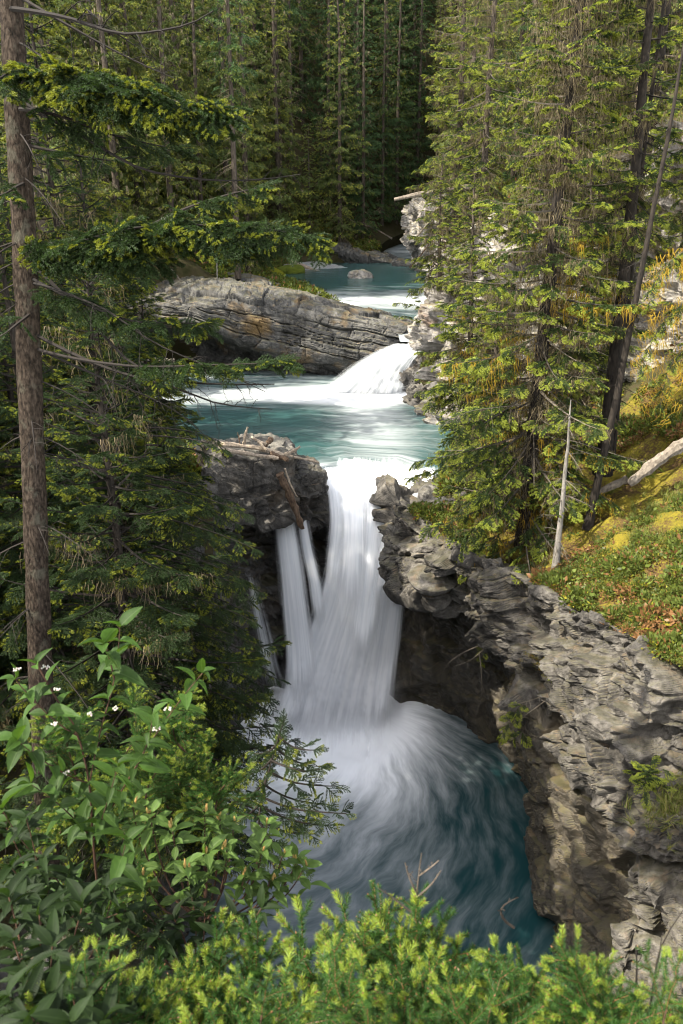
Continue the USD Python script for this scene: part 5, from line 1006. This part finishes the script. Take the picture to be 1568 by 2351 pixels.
wall_tree('small green sapling leaning out over the lower pool from the gorge wall', P(1215, 1650, 16.2), [[(1215, 1650, 16.2), (1180, 1650, 16.0), (1150, 1690, 15.9)], [(1215, 1640, 16.2), (1195, 1620, 16.0), (1180, 1640, 15.9)], [(1210, 1655, 16.1), (1190, 1690, 15.9), (1165, 1700, 15.8)]], 651)
wall_tree('bare grey dead sapling drooping from the gorge wall over the pool', P(1110, 1480, 18.2), [[(1110, 1480, 18.2), (1060, 1500, 18.0), (1015, 1545, 17.9), (1010, 1570, 17.9)], [(1110, 1490, 18.2), (1070, 1520, 18.0), (1040, 1530, 17.9)], [(1100, 1500, 18), (1105, 1590, 17.8), (1095, 1640, 17.8)]], 652, False, 0.018)
wall_tree('tangle of grey roots hanging at the overhang of the gorge wall', P(1230, 1610, 15.6), [[(1240, 1600, 15.6), (1190, 1615, 15.3), (1140, 1625, 15.2)], [(1250, 1610, 15.5), (1215, 1635, 15.2), (1190, 1660, 15.1)]], 653, False, 0.015)
wall_tree('green shrub on the broken rock below the pale ledge', P(1080, 1330, 19.5), [[(1080, 1330, 19.5), (1050, 1300, 19.2), (1030, 1320, 19.0)], [(1090, 1350, 19.5), (1110, 1300, 19.2), (1140, 1290, 19.0)], [(1090, 1400, 19.3), (1110, 1450, 19.0), (1105, 1520, 18.9)]], 654, True, 0.012, 0.5)

# ------------------------------------------------------------------ broad-leaved shrubs in front
def leaf_mesh(L, W, fold=0.25, curl=0.3, obov=False, nl=6):
    q = np.linspace(0, 1, nl); w = W / 2 * (np.sin(np.pi * q ** (1.5 if obov else 0.8)) ** 0.75); w[0], w[-1] = 0.0012, 0.0006
    x = L * q; z = -curl * L * q ** 2
    v = np.concatenate([np.stack([x, -w, z + fold * w], 1), np.stack([x, 0 * x, z], 1), np.stack([x, w, z + fold * w], 1)])
    f = []
    for r in (0, 1):
        for i in range(nl - 1): f.append([r * nl + i, r * nl + i + 1, (r + 1) * nl + i + 1, (r + 1) * nl + i])
    return v, np.array(f)
def broad_look(name, c, vein, rough=0.42, trans=0.35):
    dk = tuple(a * 0.7 for a in c); lt = tuple(a * 1.35 for a in c)
    n = {'o': ('object_info', {}), 'r': ('rgb_ramp', {'ramp': [(0.0, dk), (0.6, c), (1.0, lt)]}), 'tc': ('texture_coordinate', {}), 'n': ('noise_texture', {'scale': 60.0, 'detail': 4}), 'm': ('mix_color', {'blend_type': 'multiply', 'fac': 0.5}), 'rr': ('rgb_ramp', {'ramp': [(0.3, (0.6, 0.65, 0.6)), (0.7, (1.2, 1.2, 1.1))]}),
         'sx': ('separate_xyz', {}), 'ab': ('math', {'math_type': 'absolute'}), 'vr': ('map_range', {'from_min': 0.0006, 'from_max': 0.0018, 'to_min': 0.6, 'to_max': 0, 'clamp': True}), 'vm': ('mix_color', {'b': vein}),
         'w': ('wave_texture', {'scale': 90.0, 'distortion': 2.0, 'bands_direction': 'x'}), 'b': ('bump', {'strength': 0.25, 'distance': 0.002}),
         'p': ('principled_bsdf', {'roughness': rough, 'specular_ior_level': 0.12}), 't': ('translucent_bsdf', {}), 'g': ('mix_color', {'blend_type': 'multiply', 'fac': 1.0, 'b': (1.5, 1.5, 0.5)}), 'x': ('mix_closure', {'fac': trans})}
    return mat(name, n, [('o.random', 'r.fac'), ('tc.object', 'n.vector'), ('tc.object', 'w.vector'), ('n.fac', 'rr.fac'), ('r.color', 'm.a'), ('rr.color', 'm.b'), ('tc.object', 'sx.vector'), ('sx.y', 'ab.value1'), ('ab.value', 'vr.value'), ('vr.result', 'vm.fac'), ('m.result', 'vm.a'),
                         ('vm.result', 'p.base_color'), ('w.fac', 'b.height'), ('b.normal', 'p.normal'), ('vm.result', 'g.a'), ('g.result', 't.color'), ('p.BSDF', 'x.closure1'), ('t.BSDF', 'x.closure2')], 'x.closure')
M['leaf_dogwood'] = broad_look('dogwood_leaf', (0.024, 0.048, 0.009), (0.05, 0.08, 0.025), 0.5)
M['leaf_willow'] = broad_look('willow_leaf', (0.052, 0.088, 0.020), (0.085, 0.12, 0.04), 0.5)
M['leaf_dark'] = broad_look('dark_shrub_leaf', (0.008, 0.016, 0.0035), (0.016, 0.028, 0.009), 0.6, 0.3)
def plain(name, c, rough=0.8): return mat(name, {'p': ('principled_bsdf', {'base_color': c, 'roughness': rough}), 'n': ('noise_texture', {'scale': 80.0}), 'm': ('mix_color', {'blend_type': 'multiply', 'fac': 0.6, 'a': c})}, [('n.color', 'm.b'), ('m.result', 'p.base_color')], 'p.BSDF')
M['catkin'] = plain('catkin_look', (0.28, 0.18, 0.04)); M['blossom'] = plain('blossom_look', (0.36, 0.33, 0.28)); M['shrub_stem'] = wood_look('shrub_stem_look', (0.03, 0.018, 0.012), (0.10, 0.05, 0.03), 20)
class Shrub:
    def __init__(s, name, label, base, leaf_mat, leaf, cat='shrub', seed=0, obov=False):
        s.base = np.asarray(base, float); s.x = xform(name, s.base); tag(s.x, label, cat); s.rng = np.random.default_rng(seed); s.stem = Bag(); s.mt = leaf_mat; s.n = 0
        s.leafs = [leaf_mesh(leaf[0] * k, leaf[1] * k * w, 0.35 + .2 * i, 0.25 + 0.15 * i, obov) for i, (k, w) in enumerate([(1, 1), (0.85, 1.1), (1.1, 0.9), (0.65, 1.0)])]
        s.extra = []
    def leaf(s, o, d, upv=None, k=None):
        if s.n >= 299: return
        s.n += 1; v, f = s.leafs[s.rng.integers(4) if k is None else k]
        m = frame(np.array([o]), np.array([d]), np.array([[0, 0, 1.0]]) + s.rng.normal(0, 0.3, (1, 3)) if upv is None else np.array([upv]), [s.rng.uniform(0.6, 1.2)])[0]
        l = mesh('leaf', v, f, M[s.mt], s.x, smooth=True); UsdGeom.Xformable(l).AddTransformOp().Set(Gf.Matrix4d(m.T.tolist()))
    def line(s, px, r, n=14, bend=0.0):
        pts = spline([P(*q) for q in px], n) - s.base; v, f = tube(pts, np.linspace(r, r * 0.45, n), 5, cap=False); s.stem.add(v, f); return pts
    def pairs(s, pts, gap, f0=0.25, tilt=0.0):
        cum = np.r_[0, np.cumsum(np.linalg.norm(np.diff(pts, axis=0), axis=1))]; k = 0
        for at in np.arange(cum[-1] * f0, cum[-1] * 0.97, gap):
            i = np.clip(np.searchsorted(cum, at) - 1, 0, len(pts) - 2); ax = norm(pts[i + 1] - pts[i]); o = pts[i] + (at - cum[i]) * ax
            a = (k % 2) * 1.57 + s.rng.uniform(-.4, .4); k += 1; h = norm(np.cross(ax, [0.3, 0.9, 0.2])); g = np.cross(ax, h)
            for sg in (1, -1):
                r_ = sg * (math.cos(a) * h + math.sin(a) * g); s.leaf(o, norm(r_ + 0.45 * ax + np.array([0, 0, -0.05 + tilt])))
        for a in (0.3, 2.2, 4.2):
            h = norm(np.cross(ax, [0.3, 0.9, 0.2])); g = np.cross(ax, h); s.leaf(pts[-1], norm(math.cos(a) * h + math.sin(a) * g + 1.1 * ax))
    def rosette(s, o, n=6, up_=(0, 0, 1.0), lift=0.45):
        u = norm(np.asarray(up_) + s.rng.normal(0, 0.15, 3)); h = norm(np.cross(u, [0.3, 0.9, 0.1])); g = np.cross(u, h); a0 = s.rng.uniform(0, 6.28)
        for k in range(n):
            a = a0 + k * 2.4; l = lift * (0.3 + 1.3 * k / n); s.leaf(o - u * 0.012 * (n - k), norm(math.cos(a) * h + math.sin(a) * g + l * u), u)
    def done(s, stem='stems'):
        if s.stem.n: v, f, t = s.stem.arrays(); mesh(stem, v, f, M['shrub_stem'], s.x, smooth=True)
ICO = trimesh.creation.icosphere(1)
def blossom(sh, o, r=0.013, n=12):
    B = Bag()
    for k in range(n):
        d = sh.rng.normal(0, 1, 3); d[2] = abs(d[2]) * 0.5; B.add(ICO.vertices * 0.0030 * sh.rng.uniform(.7, 1.2) + norm(d) * r * sh.rng.uniform(.4, 1), ICO.faces)
    v, f, _ = B.arrays(); m = mesh('flower_cluster', v, f, M['blossom'], sh.x, smooth=True); UsdGeom.Xformable(m).AddTranslateOp().Set(Gf.Vec3d(*map(float, o)))
sh = Shrub('dogwood_shrub', 'tall leafy shrub with pointed leaves and small white flower clusters at the lower left', P(235, 2150, 2.75), 'leaf_dogwood', (0.098, 0.047), seed=701)
B0 = (235, 2140, 2.75)
for i, px in enumerate([[B0, (214, 1940, 2.75), (205, 1800, 2.7), (180, 1690, 2.7), (120, 1590, 2.65), (85, 1525, 2.6)], [(205, 1800, 2.7), (230, 1680, 2.7), (262, 1560, 2.7), (275, 1440, 2.7)], [(214, 1930, 2.75), (300, 1780, 2.6), (390, 1640, 2.6), (465, 1545, 2.6)],
                        [(180, 1690, 2.7), (110, 1640, 2.6), (35, 1560, 2.55)], [(262, 1560, 2.7), (250, 1510, 2.65), (238, 1478, 2.6)], [(205, 1800, 2.7), (120, 1760, 2.6), (40, 1700, 2.5)], [(214, 1930, 2.75), (150, 1860, 2.6), (70, 1800, 2.5)],
                        [(300, 1780, 2.6), (340, 1700, 2.55), (350, 1640, 2.5)], [B0, (130, 2020, 2.5), (50, 1930, 2.4), (5, 1860, 2.35)], [(214, 1930, 2.75), (250, 1830, 2.5), (270, 1760, 2.45)], [B0, (270, 2010, 2.4), (290, 1930, 2.35)]]):
    pts = sh.line(px, 0.006 if i == 0 else 0.0035); sh.pairs(pts, 0.062, 0.35 if i in (0, 2, 8) else 0.2)
for px in [(40, 1545, 2.5), (105, 1540, 2.6), (265, 1635, 2.62), (385, 1635, 2.5), (130, 1590, 2.6), (205, 1648, 2.6), (125, 1668, 2.5), (360, 1680, 2.5), (155, 1780, 2.6), (45, 2020, 2.4)]: blossom(sh, P(*px) - sh.base + [0, 0, 0.01])
sh.done()
wl = Shrub('willow_shrub', 'low willow with round leaf rosettes and upright orange catkins', P(470, 2130, 2.65), 'leaf_willow', (0.072, 0.034), seed=702, obov=True)
WB = (470, 2120, 2.65)
for px, Y in [((305, 1850), 2.7), ((395, 1900), 2.55), ((330, 2010), 2.45), ((470, 1870), 2.7), ((505, 1880), 2.75), ((535, 1895), 2.8), ((612, 1890), 2.75), ((520, 1945), 2.6), ((600, 1955), 2.65), ((648, 1965), 2.7), ((682, 1975), 2.75), ((475, 1960), 2.5), ((345, 1870), 2.6), ((560, 2000), 2.6), ((700, 1990), 2.8), ((430, 1990), 2.45), ((620, 2020), 2.65)]:
    mid = ((WB[0] + px[0]) / 2 + (px[0] - WB[0]) * 0.2, (WB[1] + px[1]) / 2 + 20, (WB[2] + Y) / 2)
    pts = wl.line([WB, mid, (*px, Y)], 0.005); wl.rosette(pts[-1], 8); wl.pairs(pts, 0.085, 0.55, 0.2)
    for q in range(1 + wl.rng.integers(2)):
        a = norm(np.array([0, 0, 1.0]) + wl.rng.normal(0, 0.22, 3)); c_ = pts[-1] + wl.rng.normal(0, 0.008, 3); s_ = np.linspace(0, 1, 7)
        v, f = tube(c_ + s_[:, None] * a * 0.036, 0.0048 * np.array([.5, .9, 1, 1, .9, .7, .3]), 7); v = v + wl.rng.normal(0, 0.0005, v.shape); mesh('catkin', v, f, M['catkin'], wl.x, smooth=True)
wl.done()
for j, (bx, by, bY, tips, lab) in enumerate([((60), 2400, 1.55, [(20, 2060, 1.75), (90, 2100, 1.7), (190, 2075, 1.8), (30, 2160, 1.6), (120, 2170, 1.6), (230, 2150, 1.75), (60, 2240, 1.5), (170, 2240, 1.5), (250, 2250, 1.6)], 'dark leafy shrub in the bottom left corner, slightly out of focus'),
                                          (180, 2480, 1.45, [(20, 2290, 1.35), (110, 2280, 1.4), (200, 2290, 1.4), (280, 2310, 1.5), (70, 2335, 1.3), (160, 2345, 1.3), (240, 2340, 1.35), (330, 2330, 1.5)], 'blurred lance leaved shrub along the bottom edge at the left'),
                                          (430, 2270, 2.25, [(330, 2090, 2.3), (400, 2110, 2.3), (470, 2095, 2.35), (540, 2105, 2.35), (440, 2060, 2.4), (600, 2085, 2.4), (360, 2150, 2.2), (500, 2150, 2.2), (290, 2130, 2.2)], 'dark leafy shrub at the foot of the low catkin shrub'),
                                          (90, 2150, 2.3, [(15, 1900, 2.4), (60, 1880, 2.3), (25, 1990, 2.2), (100, 1970, 2.2), (160, 2010, 2.2), (60, 2050, 2.1), (140, 2070, 2.1), (240, 2040, 2.2), (290, 2090, 2.2)], 'shaded leafy shrub under the flowering shrub at the left edge')]):
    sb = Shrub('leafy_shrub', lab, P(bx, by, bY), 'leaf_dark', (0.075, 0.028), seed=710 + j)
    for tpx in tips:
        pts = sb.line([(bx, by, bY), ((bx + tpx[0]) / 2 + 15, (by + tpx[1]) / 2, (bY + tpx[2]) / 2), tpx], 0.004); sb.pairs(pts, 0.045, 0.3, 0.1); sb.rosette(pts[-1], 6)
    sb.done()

# ------------------------------------------------------------------ young spruces in front
NEAR = K(S_near, 'needle_near')
def near_spruce(name, label, base, boughs, seed, size=1.0, spacing=0.05, f0=0.15, kinds=NEAR, r=0.006, twig='shrub_stem', yaw=(25, 70), cat='young spruce', thick=1, pitch=(-0.2, 0.5)):
    rng = np.random.default_rng(seed); base = np.asarray(base, float); x = xform(name, base); tag(x, label, cat); B = Bag(); sets = [[] for _ in kinds]
    for pp in boughs:
        pts = spline([P(*q) for q in pp], 10) - base; v, f = tube(pts, np.linspace(r, r * 0.35, 10), 5, cap=False); B.add(v, f)
        for _ in range(thick):
            pos, d, u, s = along(pts, spacing, f0, rng, size, yaw=yaw, pitch=pitch, upjit=0.5)
            mm = frame(pos, d, u, s); pk = rng.integers(0, len(kinds), len(mm))
            for k in range(len(kinds)): sets[k].append(mm[pk == k])
    v, f, _ = B.arrays(); mesh('stems', v, f, M[twig], x, smooth=True)
    instancer('needles', x, kinds, [np.concatenate(s) for s in sets]); return x
rng = np.random.default_rng(801)
edge = PchipInterpolator([200, 290, 330, 480, 640, 740, 800, 900, 960, 1010, 1060, 1110, 1150, 1185, 1240, 1310, 1360, 1400, 1450, 1568, 1700], [2330, 2200, 2150, 2120, 2085, 2060, 2040, 2040, 2060, 2085, 2075, 2080, 2062, 2120, 2170, 2150, 2140, 2190, 2240, 2270, 2330])
bs = []
for k in range(88):
    tx = rng.uniform(280, 1640); dep = rng.uniform(0, 1) ** 0.9; ty = float(edge(np.clip(tx, 200, 1700))) + 130 + dep * (2400 - float(edge(np.clip(tx, 200, 1700)))); Y = 1.75 - 0.45 * dep + rng.uniform(-0.1, 0.1)
    bx = tx + rng.uniform(-90, 90) + (tx - 900) * 0.1; by = min(ty + rng.uniform(170, 280), 2700); bs.append([(bx, by, Y - 0.06), ((bx + tx) / 2, (by + ty) / 2 + 20, Y), (tx, ty, Y + 0.02)])
near_spruce('foreground_spruce_bough', 'bright green spruce boughs with yellow new tips along the bottom edge, out of focus', P(850, 2500, 1.5), bs[:40], 802, 1.15, 0.055, 0.1, thick=1)
near_spruce('foreground_spruce_bough', 'finer shorter spruce twigs filling in under the bright foreground boughs at the bottom edge', P(850, 2520, 1.45), bs[40:], 806, 0.8, 0.050, 0.05, thick=1, r=0.005)
for k in range(26):
    tx = rng.uniform(150, 1640); ty = rng.uniform(2290, 2420); Y = rng.uniform(1.25, 1.5); bs.append([(tx + rng.uniform(-80, 80), ty + 220, Y - 0.05), (tx, ty + 90, Y), (tx + rng.uniform(-30, 30), ty, Y + 0.02)])
near_spruce('foreground_spruce_bough', 'lowest row of spruce twigs cut by the bottom edge of the picture', P(850, 2540, 1.4), bs[-26:], 807, 0.95, 0.045, 0.05, thick=1, r=0.005)
br = []
for k in range(20):
    tx, ty = rng.uniform(110, 540), rng.uniform(1625, 1840); Y = rng.uniform(3.4, 4.2); br.append([(tx - rng.uniform(-40, 90), ty + rng.uniform(60, 140), Y + 0.1), (tx - 20, ty + 30, Y), (tx, ty, Y - 0.05)])
br.append([(330, 2100, 3.8), (330, 1850, 3.8), (305, 1610, 3.8)])
near_spruce('young_spruce', 'young spruce with lit yellow tips between the flowering shrub and the gorge', P(330, 2000, 3.8), br, 803, 0.95, 0.06, 0.1, thick=2)
sb_ = [[(590, 1960, 6.2), (598, 1850, 6.2), (620, 1760, 6.2), (652, 1655, 6.2)]]
for (sx, sy), (ex, ey), dY in [((640, 1690), (722, 1722), -.1), ((632, 1715), (735, 1760), .1), ((622, 1745), (738, 1765), -.2), ((615, 1770), (770, 1805), .0), ((606, 1800), (740, 1845), .2), ((602, 1830), (796, 1868), -.1), ((600, 1850), (755, 1895), .1), ((597, 1880), (720, 1915), 0), ((640, 1700), (585, 1730), .2), ((625, 1740), (555, 1780), .2), ((612, 1790), (520, 1850), .2), ((602, 1840), (500, 1900), .2), ((597, 1890), (690, 1990), -.2), ((595, 1900), (640, 2010), -.2)]:
    sb_.append([(sx, sy, 6.2), ((sx + ex) / 2, (sy + ey) / 2 + 12, 6.2 + dY / 2), (ex, ey, 6.2 + dY)])
near_spruce('small_spruce', 'small dark spruce leaning right in front of the foaming pool', P(590, 1960, 6.2), sb_, 804, 0.5, 0.07, 0.22, kinds=K(S_left, 'needle_left'), r=0.012, twig='bark_dark', thick=1)
# bare twigs in front
tb = Bag(); rng = np.random.default_rng(805); tc_ = P(955, 2150, 1.7)
for pp in [[(950, 2200, 1.7), (955, 2080, 1.7), (968, 1958, 1.7)], [(957, 2050, 1.7), (935, 2000, 1.7), (930, 1980, 1.7)], [(962, 2010, 1.7), (990, 1990, 1.7), (1008, 1975, 1.7)], [(955, 2060, 1.7), (990, 2030, 1.7), (1012, 1998, 1.7)], [(950, 2100, 1.7), (900, 2060, 1.7), (870, 2040, 1.7)]]:
    twigs(tb, spline([P(*q) for q in pp], 8) - tc_, 0.0035, rng, 1, 4, 0.2, 4, 0.0, (0, 1, .5), f0=0.4)
v, f, t_ = tb.arrays(); t_x = xform('bare_twig', tc_); tag(t_x, 'reddish bare twig standing above the foreground boughs in front of the pool', 'twig'); mesh('twig', v, f, M['bark'], t_x)
tb = Bag(); tc_ = P(1500, 2300, 1.6)
for pp in [[(1490, 2380, 1.6), (1510, 2200, 1.6), (1568, 2090, 1.6)], [(1455, 2330, 1.6), (1462, 2220, 1.6), (1460, 2170, 1.6)], [(1180, 2130, 1.7), (1150, 2090, 1.7), (1190, 2060, 1.7)]]: twigs(tb, spline([P(*q) for q in pp], 8) - tc_, 0.0045, rng, 1, 4, 0.2, 4, 0, (0, 1, .5), f0=0.4)
v, f, t_ = tb.arrays(); t_x = xform('bare_twig', tc_); tag(t_x, 'dark blurred bare twigs at the lower right edge', 'twig'); mesh('twig', v, f, M['bark_dark'], t_x)
